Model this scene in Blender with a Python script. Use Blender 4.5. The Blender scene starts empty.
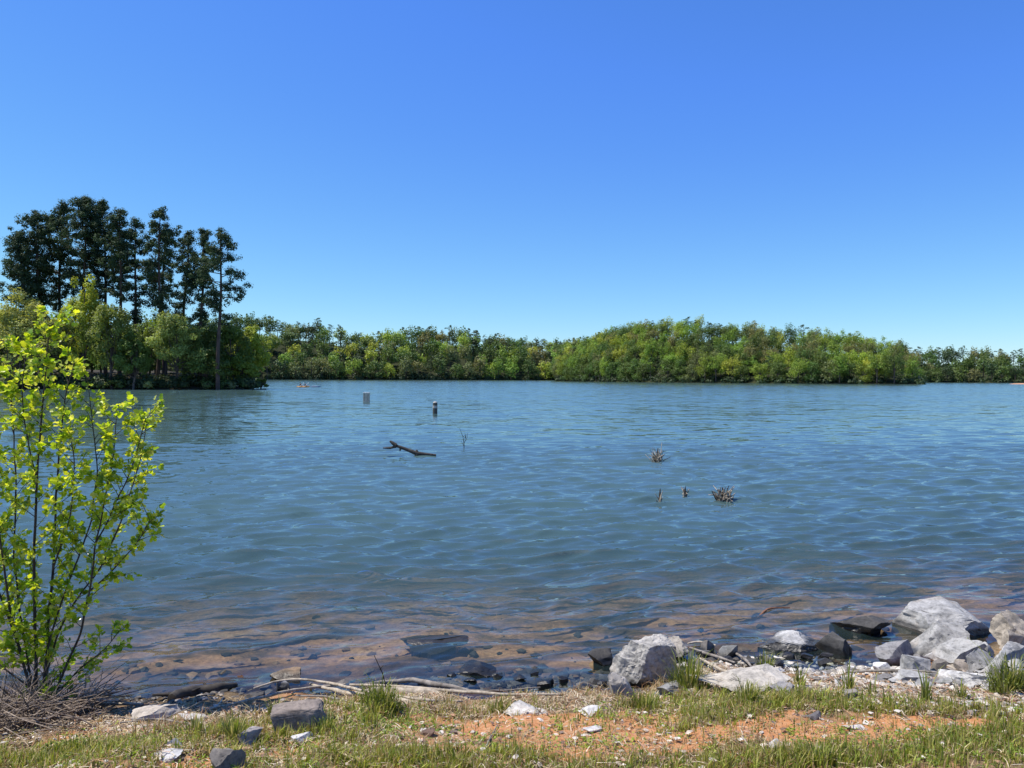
import bpy, bmesh, math, random
import numpy as np
from mathutils import Vector, Matrix

R = math.radians
SC = bpy.context.scene
COL = SC.collection
rng = np.random.default_rng(7)
random.seed(7)

# ------------------------------------------------------------------ camera
F = 760.0
CAMH = 2.4
cam_d = bpy.data.cameras.new('camera'); cam = bpy.data.objects.new('camera', cam_d); COL.objects.link(cam)
cam_d.sensor_width = 36; cam_d.lens = F / 1024 * 36; cam_d.clip_end = 9000; cam_d.clip_start = 0.05
CR = Matrix.Rotation(R(90 - 0.49), 4, 'X') @ Matrix.Rotation(R(0.2), 4, 'Z')
cam.matrix_world = Matrix.Translation((0, 0, CAMH)) @ CR
SC.camera = cam

def hor(px):                       # row of the horizon in the photograph
    return 377.5 + (px - 512) * 0.0035
def ray(px, py):
    return (CR.to_3x3() @ Vector(((px - 512) / F, -(py - 384) / F, -1)))
def at(px, py, y):                 # point seen at that pixel, y metres away
    d = ray(px, py); t = y / d.y
    return Vector((d.x * t, y, CAMH + d.z * t))

# ------------------------------------------------------------------ noise
def _hash(ix, iy, iz, seed):
    h = (ix * 374761393 + iy * 668265263 + iz * 2147483647 + seed * 1274126177) & 0xffffffff
    h = ((h ^ (h >> 13)) * 1274126177) & 0xffffffff
    h = (h ^ (h >> 16)) & 0xffff
    return h / 65535.0
def vnoise(p, seed=0):             # value noise in -1..1, p is (n,3)
    p = np.asarray(p, float)
    i = np.floor(p).astype(np.int64); f = p - i; f = f * f * (3 - 2 * f)
    r = 0
    for dx in (0, 1):
        wx = f[:, 0] if dx else 1 - f[:, 0]
        for dy in (0, 1):
            wy = f[:, 1] if dy else 1 - f[:, 1]
            for dz in (0, 1):
                wz = f[:, 2] if dz else 1 - f[:, 2]
                r = r + wx * wy * wz * _hash(i[:, 0] + dx, i[:, 1] + dy, i[:, 2] + dz, seed)
    return r * 2 - 1
def fbm(p, seed=0, oct=4, gain=.5):
    p = np.asarray(p, float); r = 0; a = 1; t = 0
    for o in range(oct):
        r = r + a * vnoise(p, seed + o * 17); t += a; a *= gain; p = p * 2.03 + 11.7
    return r / t
def sstep(a, b, x):
    t = np.clip((x - a) / (b - a), 0, 1); return t * t * (3 - 2 * t)

# ------------------------------------------------------------------ mesh building
class MB:
    def __init__(s): s.v = []; s.f3 = []; s.f4 = []; s.m3 = []; s.m4 = []; s.n = 0; s.c = []
    def add(s, v, f, mat=0, col=None):
        v = np.asarray(v, float).reshape(-1, 3); f = np.asarray(f, np.int64)
        if len(f) == 0: return
        if f.shape[1] == 3: s.f3.append(f + s.n); s.m3.append(np.full(len(f), mat))
        else: s.f4.append(f + s.n); s.m4.append(np.full(len(f), mat))
        s.v.append(v); s.n += len(v)
        if col is None: col = np.ones((len(v), 3)) * .5
        col = np.broadcast_to(np.asarray(col, float), (len(v), 3)); s.c.append(col)
    def tube(s, pts, rad, n=6, mat=0, col=None, cap=True):
        pts = np.asarray([tuple(p) for p in pts], float); rad = np.broadcast_to(np.asarray(rad, float), (len(pts),))
        t = np.gradient(pts, axis=0); t /= np.linalg.norm(t, axis=1)[:, None] + 1e-9
        up = np.array([0, 0, 1.]) if abs(t[0][2]) < .9 else np.array([1., 0, 0])
        a = np.cross(t, up); a /= np.linalg.norm(a, axis=1)[:, None] + 1e-9; b = np.cross(t, a)
        th = np.arange(n) / n * 2 * np.pi
        ring = pts[:, None] + rad[:, None, None] * (np.cos(th)[None, :, None] * a[:, None] + np.sin(th)[None, :, None] * b[:, None])
        v = ring.reshape(-1, 3); m = len(pts); fs = []
        k = np.arange(n); k2 = (k + 1) % n
        for i in range(m - 1):
            fs.append(np.stack([i * n + k, i * n + k2, (i + 1) * n + k2, (i + 1) * n + k], 1))
        s.add(v, np.concatenate(fs), mat, col)
        if cap:
            v2 = np.concatenate([ring[-1], pts[-1:] + t[-1] * rad[-1] * .4, ring[0], pts[:1] - t[0] * rad[0] * .3])
            s.add(v2, np.concatenate([np.stack([k, k2, np.full(n, n)], 1), np.stack([k2 + n + 1, k + n + 1, np.full(n, 2 * n + 1)], 1)]), mat, col)
    def data(s):
        v = np.concatenate(s.v); c = np.concatenate(s.c)
        f3 = np.concatenate(s.f3) if s.f3 else np.zeros((0, 3), int); f4 = np.concatenate(s.f4) if s.f4 else np.zeros((0, 4), int)
        m = np.concatenate(s.m3 + s.m4)
        return v, f3, f4, m, c
    def mesh(s, name, mats, smooth=True, colors=False):
        v, f3, f4, m, c = s.data()
        me = bpy.data.meshes.new(name)
        me.vertices.add(len(v)); me.vertices.foreach_set('co', v.ravel())
        nl = f3.size + f4.size
        me.loops.add(nl); me.loops.foreach_set('vertex_index', np.concatenate([f3.ravel(), f4.ravel()]).astype(np.int32))
        npoly = len(f3) + len(f4); me.polygons.add(npoly)
        tot = np.concatenate([np.full(len(f3), 3), np.full(len(f4), 4)])
        st = np.concatenate([[0], np.cumsum(tot)[:-1]])
        me.polygons.foreach_set('loop_start', st.astype(np.int32))
        me.polygons.foreach_set('material_index', m.astype(np.int32))
        me.polygons.foreach_set('use_smooth', np.full(npoly, smooth))
        for x in mats: me.materials.append(x)
        if colors:
            at_ = me.color_attributes.new('tint', 'FLOAT_COLOR', 'POINT')
            at_.data.foreach_set('color', np.concatenate([c, np.ones((len(c), 1))], 1).ravel())
        me.update(calc_edges=True); me.validate()
        return me
    def obj(s, name, mats, parent=None, smooth=True, colors=False):
        o = bpy.data.objects.new(name, s.mesh(name, mats, smooth, colors)); COL.objects.link(o)
        if parent: o.parent = parent
        return o
def tag(o, label=None, cat=None, group=None, kind=None):
    if label: o['label'] = label
    if cat: o['category'] = cat
    if group: o['group'] = group
    if kind: o['kind'] = kind
    return o
def empty(name, loc, rz=0):
    o = bpy.data.objects.new(name, None); COL.objects.link(o); o.location = loc; o.rotation_euler = (0, 0, rz)
    o.empty_display_size = .2
    return o

# ------------------------------------------------------------------ materials
def mat(name):
    m = bpy.data.materials.new(name); m.use_nodes = True; nt = m.node_tree; nt.nodes.clear()
    return m, nt, nt.nodes, nt.links
def N(nt, t, **kw):
    n = nt.nodes.new(t)
    for k, v in kw.items():
        if hasattr(n, k) and k not in ('Scale',): setattr(n, k, v)
        else: n.inputs[k].default_value = v
    return n
def rampn(nt, stops, interp='LINEAR'):
    r = nt.nodes.new('ShaderNodeValToRGB'); e = r.color_ramp; e.interpolation = interp
    while len(e.elements) < len(stops): e.elements.new(.5)
    for el, (p, c) in zip(e.elements, stops): el.position = p; el.color = (*c, 1) if len(c) == 3 else c
    return r
def noise_n(nt, vec, scale, detail=4, rough=.55, dist=0):
    n = nt.nodes.new('ShaderNodeTexNoise'); n.inputs['Scale'].default_value = scale
    n.inputs['Detail'].default_value = detail; n.inputs['Roughness'].default_value = rough; n.inputs['Distortion'].default_value = dist
    if vec is not None: nt.links.new(vec, n.inputs['Vector'])
    return n
def mixc(nt, fac, a, b, mode='MIX'):
    m = nt.nodes.new('ShaderNodeMix'); m.data_type = 'RGBA'; m.blend_type = mode
    for s, x in ((0, fac), (6, a), (7, b)):
        if hasattr(x, 'is_linked') or hasattr(x, 'links'): nt.links.new(x, m.inputs[s])
        else: m.inputs[s].default_value = x if s == 0 else ((*x, 1) if len(x) == 3 else x)
    return m.outputs[2]

def leaf_material(name, base=None, transl=.35, var=.35, nscale=.6, warm=(1.25, 1.15, .6), use='object', rough=.55):
    m, nt, nd, lk = mat(name)
    out = nd.new('ShaderNodeOutputMaterial')
    if use == 'object': src = nd.new('ShaderNodeObjectInfo').outputs['Color']
    elif use == 'tint':
        a = nd.new('ShaderNodeAttribute'); a.attribute_name = 'tint'; src = a.outputs['Color']
    else:
        c = nd.new('ShaderNodeRGB'); c.outputs[0].default_value = (*base, 1); src = c.outputs[0]
    g = nd.new('ShaderNodeNewGeometry')
    n = noise_n(nt, g.outputs['Position'], nscale, 3)
    r = rampn(nt, [(.3, (1 - var,) * 3), (.7, (1 + var,) * 3)])
    lk.new(n.outputs['Fac'], r.inputs[0])
    c = mixc(nt, 1.0, src, r.outputs[0], 'MULTIPLY')
    d = nd.new('ShaderNodeBsdfPrincipled'); lk.new(c, d.inputs['Base Color']); d.inputs['Roughness'].default_value = rough
    d.inputs['Specular IOR Level'].default_value = .35
    t = nd.new('ShaderNodeBsdfTranslucent'); lk.new(mixc(nt, 1.0, c, warm, 'MULTIPLY'), t.inputs['Color'])
    mx = nd.new('ShaderNodeMixShader'); mx.inputs[0].default_value = transl
    lk.new(d.outputs[0], mx.inputs[1]); lk.new(t.outputs[0], mx.inputs[2]); lk.new(mx.outputs[0], out.inputs[0])
    return m
def bark_material(name, c1, c2, scale=6):
    m, nt, nd, lk = mat(name)
    out = nd.new('ShaderNodeOutputMaterial'); g = nd.new('ShaderNodeNewGeometry')
    mp = nd.new('ShaderNodeMapping'); mp.inputs['Scale'].default_value = (1, 1, .25); lk.new(g.outputs['Position'], mp.inputs[0])
    n = noise_n(nt, mp.outputs[0], scale, 5, .65)
    r = rampn(nt, [(.35, c1), (.65, c2)]); lk.new(n.outputs['Fac'], r.inputs[0])
    p = nd.new('ShaderNodeBsdfPrincipled'); lk.new(r.outputs[0], p.inputs['Base Color']); p.inputs['Roughness'].default_value = .85
    b = nd.new('ShaderNodeBump'); b.inputs['Strength'].default_value = .5; b.inputs['Distance'].default_value = .01
    lk.new(n.outputs['Fac'], b.inputs['Height']); lk.new(b.outputs[0], p.inputs['Normal']); lk.new(p.outputs[0], out.inputs[0])
    return m
def simple(name, c, rough=.6, spec=.4):
    m, nt, nd, lk = mat(name); out = nd.new('ShaderNodeOutputMaterial'); p = nd.new('ShaderNodeBsdfPrincipled')
    g = nd.new('ShaderNodeNewGeometry'); n = noise_n(nt, g.outputs['Position'], 9, 4)
    r = rampn(nt, [(.3, tuple(x * .75 for x in c)), (.7, tuple(min(1, x * 1.2) for x in c))]); lk.new(n.outputs['Fac'], r.inputs[0])
    lk.new(r.outputs[0], p.inputs['Base Color']); p.inputs['Roughness'].default_value = rough; p.inputs['Specular IOR Level'].default_value = spec
    lk.new(p.outputs[0], out.inputs[0]); return m
def tint_material(name, rough=.8, transl=0.0, spec=.3):
    if transl: return leaf_material(name, transl=transl, var=.2, nscale=8, use='tint', warm=(1.2, 1.15, .6), rough=rough)
    m, nt, nd, lk = mat(name); out = nd.new('ShaderNodeOutputMaterial'); p = nd.new('ShaderNodeBsdfPrincipled')
    a = nd.new('ShaderNodeAttribute'); a.attribute_name = 'tint'
    g = nd.new('ShaderNodeNewGeometry'); n = noise_n(nt, g.outputs['Position'], 60, 4)
    r = rampn(nt, [(.3, (.7,) * 3), (.7, (1.25,) * 3)]); lk.new(n.outputs['Fac'], r.inputs[0])
    lk.new(mixc(nt, 1.0, a.outputs['Color'], r.outputs[0], 'MULTIPLY'), p.inputs['Base Color'])
    p.inputs['Roughness'].default_value = rough; p.inputs['Specular IOR Level'].default_value = spec
    lk.new(p.outputs[0], out.inputs[0]); return m
def rock_material(name):
    m, nt, nd, lk = mat(name); out = nd.new('ShaderNodeOutputMaterial'); p = nd.new('ShaderNodeBsdfPrincipled')
    g = nd.new('ShaderNodeNewGeometry'); oi = nd.new('ShaderNodeObjectInfo')
    tc = nd.new('ShaderNodeTexCoord')
    n1 = noise_n(nt, tc.outputs['Object'], 7, 8, .7, .3); r1 = rampn(nt, [(.32, (.45,) * 3), (.47, (.9,) * 3), (.68, (1.35,) * 3)]); lk.new(n1.outputs['Fac'], r1.inputs[0])
    c = mixc(nt, 1.0, oi.outputs['Color'], r1.outputs[0], 'MULTIPLY')
    n2 = noise_n(nt, tc.outputs['Object'], 3.3, 5, .6, .8); r2 = rampn(nt, [(.52, (0, 0, 0)), (.66, (1, 1, 1))]); lk.new(n2.outputs['Fac'], r2.inputs[0])
    c = mixc(nt, r2.outputs[0], c, (.30, .25, .19))
    mm = nd.new('ShaderNodeMath'); mm.operation = 'MULTIPLY'; mm.inputs[1].default_value = .45; lk.new(r2.outputs[0], mm.inputs[0])
    lk.new(mm.outputs[0], c.node.inputs[0])
    n5 = noise_n(nt, tc.outputs['Object'], 45, 3, .6); r5 = rampn(nt, [(.30, (.6,) * 3), (.45, (1,) * 3), (.62, (1.15,) * 3)]); lk.new(n5.outputs['Fac'], r5.inputs[0])
    c = mixc(nt, 1.0, c, r5.outputs[0], 'MULTIPLY')
    # the wet band the lake leaves on stone
    sx = nd.new('ShaderNodeSeparateXYZ'); lk.new(g.outputs['Position'], sx.inputs[0])
    n3 = noise_n(nt, g.outputs['Position'], 6, 2)
    ad = nd.new('ShaderNodeMath'); ad.operation = 'MULTIPLY_ADD'; ad.inputs[1].default_value = -.08; lk.new(n3.outputs['Fac'], ad.inputs[0]); lk.new(sx.outputs[2], ad.inputs[2])
    r3 = rampn(nt, [(.0, (1, 1, 1)), (.035, (0, 0, 0))]); lk.new(ad.outputs[0], r3.inputs[0])
    dk = mixc(nt, 1.0, c, (.16, .155, .14), 'MULTIPLY')
    c2 = mixc(nt, r3.outputs[0], c, dk)
    lk.new(c2, p.inputs['Base Color'])
    ro = nd.new('ShaderNodeMapRange'); ro.inputs[3].default_value = .85; ro.inputs[4].default_value = .42; lk.new(r3.outputs[0], ro.inputs[0]); lk.new(ro.outputs[0], p.inputs['Roughness'])
    b = nd.new('ShaderNodeBump'); b.inputs['Strength'].default_value = .8; b.inputs['Distance'].default_value = .012
    lk.new(n1.outputs['Fac'], b.inputs['Height'])
    b2 = nd.new('ShaderNodeBump'); b2.inputs['Strength'].default_value = .6; b2.inputs['Distance'].default_value = .004
    lk.new(n5.outputs['Fac'], b2.inputs['Height']); lk.new(b.outputs[0], b2.inputs['Normal']); lk.new(b2.outputs[0], p.inputs['Normal'])
    lk.new(p.outputs[0], out.inputs[0]); return m

M_leaf = leaf_material('foliage', transl=.4, nscale=.35)
M_needle = leaf_material('needles', transl=.25, var=.4, warm=(1.1, 1.2, .6), rough=.8)
M_bark = bark_material('bark', (.035, .028, .022), (.13, .105, .085))
M_pinebark = bark_material('pine_bark', (.03, .022, .018), (.11, .07, .05), 2.5)
M_rock = rock_material('stone')
M_tint = tint_material('debris')
M_blade = tint_material('grass_blade', transl=.4, rough=.5)
M_wood = bark_material('bleached_wood', (.20, .165, .12), (.50, .43, .33), 22)
M_darkwood = bark_material('wet_wood', (.012, .010, .008), (.06, .05, .04), 14)
M_greywood = bark_material('grey_wood', (.10, .085, .07), (.30, .27, .235), 18)

# ------------------------------------------------------------------ ground sheet (bank and lake bed)
SHX = [-60, -8, -4.2, -3.0, -1.9, -.9, -.3, .3, .85, 1.3, 2.0, 2.7, 3.1, 3.8, 4.6, 6, 10, 60]
SHY = [5.2, 5.0, 5.2, 5.5, 5.75, 5.85, 5.75, 5.75, 5.8, 6.05, 6.3, 6.2, 6.35, 6.7, 7.0, 7.3, 7.6, 8]
def shore_y(x): return np.interp(x, SHX, SHY) + .05 * np.sin(x * 5.1) + .04 * np.sin(x * 11.3 + 1)
def height(x, y, detail=True):
    x = np.asarray(x, float); y = np.asarray(y, float)
    s = shore_y(x) - y
    up = .82 * (1 - np.exp(-np.clip(s, 0, None) / 2.5))
    u = np.clip(-s, 0, None)
    dn = -.105 * u - .004 * u * u; dn = np.where(u > 14, -.105 * 14 - .004 * 196 - (u - 14) * .02, dn); dn = np.maximum(dn, -5)
    z = np.where(s > 0, up, dn)
    if detail:
        p = np.stack([x, y, np.zeros_like(x)], -1).reshape(-1, 3)
        w = (np.abs(x) < 14) & (y < 16) & (y > -6)
        d = (.035 * fbm(p * 1.7, 3, 3) + .018 * fbm(p * 7, 5, 3) + .006 * vnoise(p * 31, 9)).reshape(x.shape)
        z = z + np.where(w, d, 0) * np.where(s < 0, 1.2, sstep(-.1, .6, s) * .7 + .5)
    return z
def H(x, y): return float(height(np.array([x]), np.array([y]))[0])
_T = np.concatenate([np.arange(2, 14, .02), np.geomspace(14, 2000, 300)])
_hits = {}
def hit(px, py):                   # where the sight line meets the bank or the water
    k = (round(px, 2), round(py, 2))
    if k not in _hits:
        d = ray(px, py); z = CAMH + d.z * _T / d.y; g = np.maximum(height(d.x * _T / d.y, _T), 0)
        i = np.argmax(z <= g); t = _T[i]; _hits[k] = (d.x * t / d.y, t, g[i])
    return Vector(_hits[k])

def grid_mesh(xs, ys):
    X, Y = np.meshgrid(xs, ys); n = len(xs); m = len(ys)
    i = np.arange(m - 1)[:, None] * n + np.arange(n - 1)[None]
    return X, Y, np.stack([i, i + 1, i + n + 1, i + n], -1).reshape(-1, 4)
xs = np.concatenate([-np.geomspace(4000, 6, 45), np.arange(-5.9, 7.5, .032), np.geomspace(7.6, 4000, 45)])
ys = np.concatenate([-np.geomspace(300, 1, 16), np.arange(-.5, 2.6, .25), np.arange(2.7, 10.5, .032), np.geomspace(10.6, 6000, 60)])
X, Y, Fq = grid_mesh(xs, ys)
Z = height(X, Y)
BARE = [(560, 732, 105, 20), (440, 730, 62, 15), (830, 727, 115, 14), (700, 738, 60, 11), (300, 752, 40, 8), (200, 765, 40, 8), (110, 735, 60, 10), (930, 724, 60, 8), (640, 722, 40, 7), (480, 745, 50, 8)]
BE = []
for (px, py, sx, sy) in BARE:
    P = hit(px, py); a_ = hit(px, py - sy); BE.append((P.x, P.y, sx / F * P.y, abs(a_.y - P.y)))
def bareness(X, Y):                # how worn down to the clay the bank is there
    b = np.full(np.shape(X), -1.)
    for bx, by, rx_, ry_ in BE: b = np.maximum(b, 1 - (((X - bx) / rx_) ** 2 + ((Y - by) / ry_) ** 2))
    p = np.stack([np.ravel(X) * 3, np.ravel(Y) * 5, 0 * np.ravel(X)], 1)
    return sstep(-.25, .35, b + .55 * fbm(p, 12, 3).reshape(np.shape(X)))
mb = MB(); mb.add(np.stack([X, Y, Z], -1).reshape(-1, 3), Fq, 0, np.repeat(bareness(X, Y).reshape(-1, 1), 3, 1))
def ground_material():
    m, nt, nd, lk = mat('bank_soil'); out = nd.new('ShaderNodeOutputMaterial'); p = nd.new('ShaderNodeBsdfPrincipled')
    g = nd.new('ShaderNodeNewGeometry'); P = g.outputs['Position']
    sx = nd.new('ShaderNodeSeparateXYZ'); lk.new(P, sx.inputs[0])
    n1 = noise_n(nt, P, 1.5, 5, .6, .3)
    clay = rampn(nt, [(.3, (.40, .155, .06)), (.5, (.52, .25, .11)), (.7, (.55, .34, .19))])
    n2 = noise_n(nt, P, 24, 6, .7); lk.new(n2.outputs['Fac'], clay.inputs[0])
    duff = rampn(nt, [(.3, (.06, .042, .024)), (.5, (.20, .14, .075)), (.7, (.38, .28, .16))])
    n3 = noise_n(nt, P, 38, 6, .75); lk.new(n3.outputs['Fac'], duff.inputs[0])
    r = rampn(nt, [(.44, (0, 0, 0)), (.56, (1, 1, 1))]); at_ = nd.new('ShaderNodeAttribute'); at_.attribute_name = 'tint'
    ma = nd.new('ShaderNodeMath'); ma.operation = 'MULTIPLY_ADD'; ma.inputs[1].default_value = -.24; lk.new(at_.outputs['Fac'], ma.inputs[0]); lk.new(n1.outputs['Fac'], ma.inputs[2])
    mb_ = nd.new('ShaderNodeMath'); mb_.operation = 'ADD'; mb_.inputs[1].default_value = .12; lk.new(ma.outputs[0], mb_.inputs[0]); lk.new(mb_.outputs[0], r.inputs[0])
    dry = mixc(nt, r.outputs[0], clay.outputs[0], duff.outputs[0])
    # bed: silt, orange clay patches, dark weed
    mp = nd.new('ShaderNodeMapping'); mp.inputs['Scale'].default_value = (1, 1.6, 1); lk.new(P, mp.inputs[0])
    n4 = noise_n(nt, mp.outputs[0], 1.1, 5, .6, .6)
    bed = rampn(nt, [(.32, (.07, .06, .045)), (.42, (.20, .13, .08)), (.54, (.55, .31, .17)), (.70, (.66, .43, .26))]); lk.new(n4.outputs['Fac'], bed.inputs[0])
    n5 = noise_n(nt, P, 15, 5, .7); rb = rampn(nt, [(.3, (.45,) * 3), (.7, (1.3,) * 3)]); lk.new(n5.outputs['Fac'], rb.inputs[0])
    bedc = mixc(nt, 1.0, bed.outputs[0], rb.outputs[0], 'MULTIPLY')
    # damp rim at the water's edge
    rim = rampn(nt, [(.0, (1, 1, 1)), (.06, (0, 0, 0))]); lk.new(sx.outputs[2], rim.inputs[0])
    wetc = mixc(nt, 1.0, dry, (.22, .20, .19), 'MULTIPLY')
    dry2 = mixc(nt, rim.outputs[0], dry, wetc)
    mr = nd.new('ShaderNodeMapRange'); mr.inputs[1].default_value = -.03; mr.inputs[2].default_value = -.12; lk.new(sx.outputs[2], mr.inputs[0])
    c = mixc(nt, mr.outputs[0], dry2, bedc)
    lk.new(c, p.inputs['Base Color']); p.inputs['Roughness'].default_value = .9; p.inputs['Specular IOR Level'].default_value = .2
    b = nd.new('ShaderNodeBump'); b.inputs['Strength'].default_value = .9; b.inputs['Distance'].default_value = .02
    lk.new(n3.outputs['Fac'], b.inputs['Height']); lk.new(b.outputs[0], p.inputs['Normal']); lk.new(p.outputs[0], out.inputs[0])
    return m
tag(mb.obj('ground', [ground_material()], colors=True), kind='structure')

# ------------------------------------------------------------------ water
def water():
    yr = np.concatenate([4.3 * np.exp(np.arange(0, 370) * .0050), 4.3 * math.exp(370 * .005) * np.exp(np.arange(0, 640) * .0078)])
    u = np.linspace(-1.15, 1.15, 620)
    U, Yr = np.meshgrid(u, yr); Xr = U * Yr * (1 + .25 * np.abs(U))
    X = Xr.ravel(); Y = Yr.ravel()
    spacing = np.where(Y < 27, Y * .0050, Y * .0072)
    r2 = np.random.default_rng(21)
    n = 210; lam = np.exp(r2.uniform(np.log(.085), np.log(1.3), n)); lam = np.sort(lam)
    ang = r2.normal(R(-90 + 8), R(20), n); ph = r2.uniform(0, 6.28, n)
    z = np.zeros_like(X); dx = np.zeros_like(X); dy = np.zeros_like(X)
    wx = X + .25 * vnoise(np.stack([X * .5, Y * .5, X * 0], 1), 4); wy = Y + .25 * vnoise(np.stack([X * .6, Y * .5, X * 0 + 5], 1), 8)
    patch = 1 + .45 * vnoise(np.stack([X * .16, Y * .10, X * 0], 1), 31)
    for l, a, p in zip(lam, ang, ph):
        k = 2 * np.pi / l; s = .42 * math.sqrt(2 / n) * (1.0 if l < .42 else (.42 / l) ** 1.1)
        amp = s / k * sstep(2.0, 3.6, l / spacing)
        th = k * (math.cos(a) * wx + math.sin(a) * wy) + p
        z += amp * np.sin(th); dx += amp * .65 * math.cos(a) * np.cos(th); dy += amp * .65 * math.sin(a) * np.cos(th)
    dep = -height(X, Y, False)
    shal = sstep(-.02, .25, dep) * .75 + .25
    k = shal * patch
    V = np.stack([X + dx * k, Y + dy * k, z * k], 1)
    m_, n_ = U.shape
    i = np.arange(m_ - 1)[:, None] * n_ + np.arange(n_ - 1)[None]
    f = np.stack([i, i + 1, i + n_ + 1, i + n_], -1).reshape(-1, 4)
    mb = MB(); murk = 1 - np.exp(-np.clip(dep, 0, None) / .46)
    mb.add(V, f, 0, np.stack([murk] * 3, 1))
    m, nt, nd, lk = mat('lake_water'); out = nd.new('ShaderNodeOutputMaterial')
    g = nd.new('ShaderNodeNewGeometry'); P = g.outputs['Position']
    def slope(scale, sc3):
        mp = nd.new('ShaderNodeMapping'); mp.inputs['Scale'].default_value = sc3; mp.inputs['Rotation'].default_value = (0, 0, R(8)); lk.new(P, mp.inputs[0])
        nn = noise_n(nt, mp.outputs[0], scale, 3, .6, .2)
        s = nd.new('ShaderNodeVectorMath'); s.operation = 'SUBTRACT'; lk.new(nn.outputs['Color'], s.inputs[0]); s.inputs[1].default_value = (.5, .5, .5)
        return s.outputs[0]
    a = slope(4.2, (.30, 1, 1)); b = slope(13, (.35, 1, 1)); c_ = slope(1.5, (.28, 1, 1))
    def vm(op, x, y):
        q = nd.new('ShaderNodeVectorMath'); q.operation = op
        for s, val in enumerate((x, y)):
            if isinstance(val, tuple): q.inputs[s].default_value = val
            else: lk.new(val, q.inputs[s])
        return q.outputs[0]
    # long ripples matter where the mesh is too coarse to carry them: fade with distance from the bank
    sy = nd.new('ShaderNodeSeparateXYZ'); lk.new(P, sy.inputs[0])
    mr = nd.new('ShaderNodeMapRange'); mr.inputs[1].default_value = 8; mr.inputs[2].default_value = 60; mr.inputs[3].default_value = .45; mr.inputs[4].default_value = .9
    lk.new(sy.outputs[1], mr.inputs[0])
    am = nd.new('ShaderNodeVectorMath'); am.operation = 'SCALE'; lk.new(vm('MULTIPLY', a, (.09, .24, 0)), am.inputs[0]); lk.new(mr.outputs[0], am.inputs['Scale'])
    cm = nd.new('ShaderNodeVectorMath'); cm.operation = 'SCALE'; lk.new(vm('MULTIPLY', c_, (.08, .36, 0)), cm.inputs[0]); lk.new(mr.outputs[0], cm.inputs['Scale'])
    s1 = vm('ADD', am.outputs[0], vm('MULTIPLY', b, (.05, .13, 0))); s1 = vm('ADD', s1, cm.outputs[0])
    # wind waves running to the near bank are steeper on that face; the coarse far mesh does not carry that, so the normal does
    fs = nd.new('ShaderNodeMapRange'); fs.inputs[1].default_value = 8; fs.inputs[2].default_value = 90; fs.inputs[3].default_value = 0; fs.inputs[4].default_value = 1; lk.new(sy.outputs[1], fs.inputs[0])
    fv = nd.new('ShaderNodeVectorMath'); fv.operation = 'SCALE'; fv.inputs[0].default_value = (0, -.055, 0); lk.new(fs.outputs[0], fv.inputs['Scale'])
    s1 = vm('ADD', s1, fv.outputs[0])
    nrm = vm('NORMALIZE', vm('ADD', g.outputs['Normal'], s1), (0, 0, 0))
    gl = nd.new('ShaderNodeBsdfGlossy'); gl.inputs['Roughness'].default_value = .04; lk.new(nrm, gl.inputs['Normal'])
    fr = nd.new('ShaderNodeFresnel'); fr.inputs[0].default_value = 1.62; lk.new(nrm, fr.inputs['Normal'])
    df = nd.new('ShaderNodeBsdfDiffuse'); df.inputs['Color'].default_value = (.064, .118, .122, 1)
    tr = nd.new('ShaderNodeBsdfTransparent'); tr.inputs['Color'].default_value = (.80, .86, .84, 1)
    at_ = nd.new('ShaderNodeAttribute'); at_.attribute_name = 'tint'
    m1 = nd.new('ShaderNodeMixShader'); lk.new(at_.outputs['Fac'], m1.inputs[0]); lk.new(tr.outputs[0], m1.inputs[1]); lk.new(df.outputs[0], m1.inputs[2])
    m2 = nd.new('ShaderNodeMixShader'); lk.new(fr.outputs[0], m2.inputs[0]); lk.new(m1.outputs[0], m2.inputs[1]); lk.new(gl.outputs[0], m2.inputs[2])
    lk.new(m2.outputs[0], out.inputs[0])
    o = mb.obj('water', [m], colors=True); tag(o, kind='structure')
water()

# ------------------------------------------------------------------ foliage generators
def quads(c, nrm, size, r, droop=0):
    """leafy faces: one bent four-sided face at each centre"""
    n = len(c); nrm = nrm / (np.linalg.norm(nrm, axis=1)[:, None] + 1e-9)
    a = np.cross(nrm, r.normal(size=(n, 3))); a /= np.linalg.norm(a, axis=1)[:, None] + 1e-9; b = np.cross(nrm, a)
    s = (size * r.uniform(.55, 1.35, n))[:, None]; w = s * r.uniform(.45, .8, (n, 1))
    v = np.stack([c - a * s, c - b * w, c + a * s + nrm * s * .3, c + b * w], 1).reshape(-1, 3)
    f = np.arange(4 * n).reshape(n, 4)
    return v, f
def crown(mb, r, center, rad, nblob, nq, qs, blob=.38, m=0, low=-.75, lumpy=1., limbs=None):
    """light and dark clumps of leaves spread through an uneven ellipsoid"""
    center = np.array(center, float); rad = np.array(rad, float)
    d = r.normal(size=(nblob, 3)); d /= np.linalg.norm(d, axis=1)[:, None]; d[:, 2] = np.where(d[:, 2] < low, -d[:, 2] * .5, d[:, 2])
    q = r.uniform(.35, 1, nblob) ** .6
    bc = d * q[:, None] * (1 + .22 * lumpy * vnoise(d * 1.8 + r.uniform(0, 50), 2))[:, None] * .78
    br = blob * r.uniform(.55, 1.2, nblob) * (1.15 - .45 * q)
    cs = []; ns = []
    for i in range(nblob):
        k = max(4, int(nq / nblob * (br[i] / blob) ** 2))
        e = r.normal(size=(k, 3)); e /= np.linalg.norm(e, axis=1)[:, None]
        rr = r.uniform(.55, 1.08, k)[:, None]
        cs.append(bc[i] + e * rr * br[i] * np.array([1, 1, .75])); ns.append(e * .7 + np.array([0, 0, .55]) + r.normal(size=(k, 3)) * .45)
    c = center + np.concatenate(cs) * rad; n = np.concatenate(ns)
    v, f = quads(c, n, qs, r); mb.add(v, f, m)
    return center + bc * rad
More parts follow.
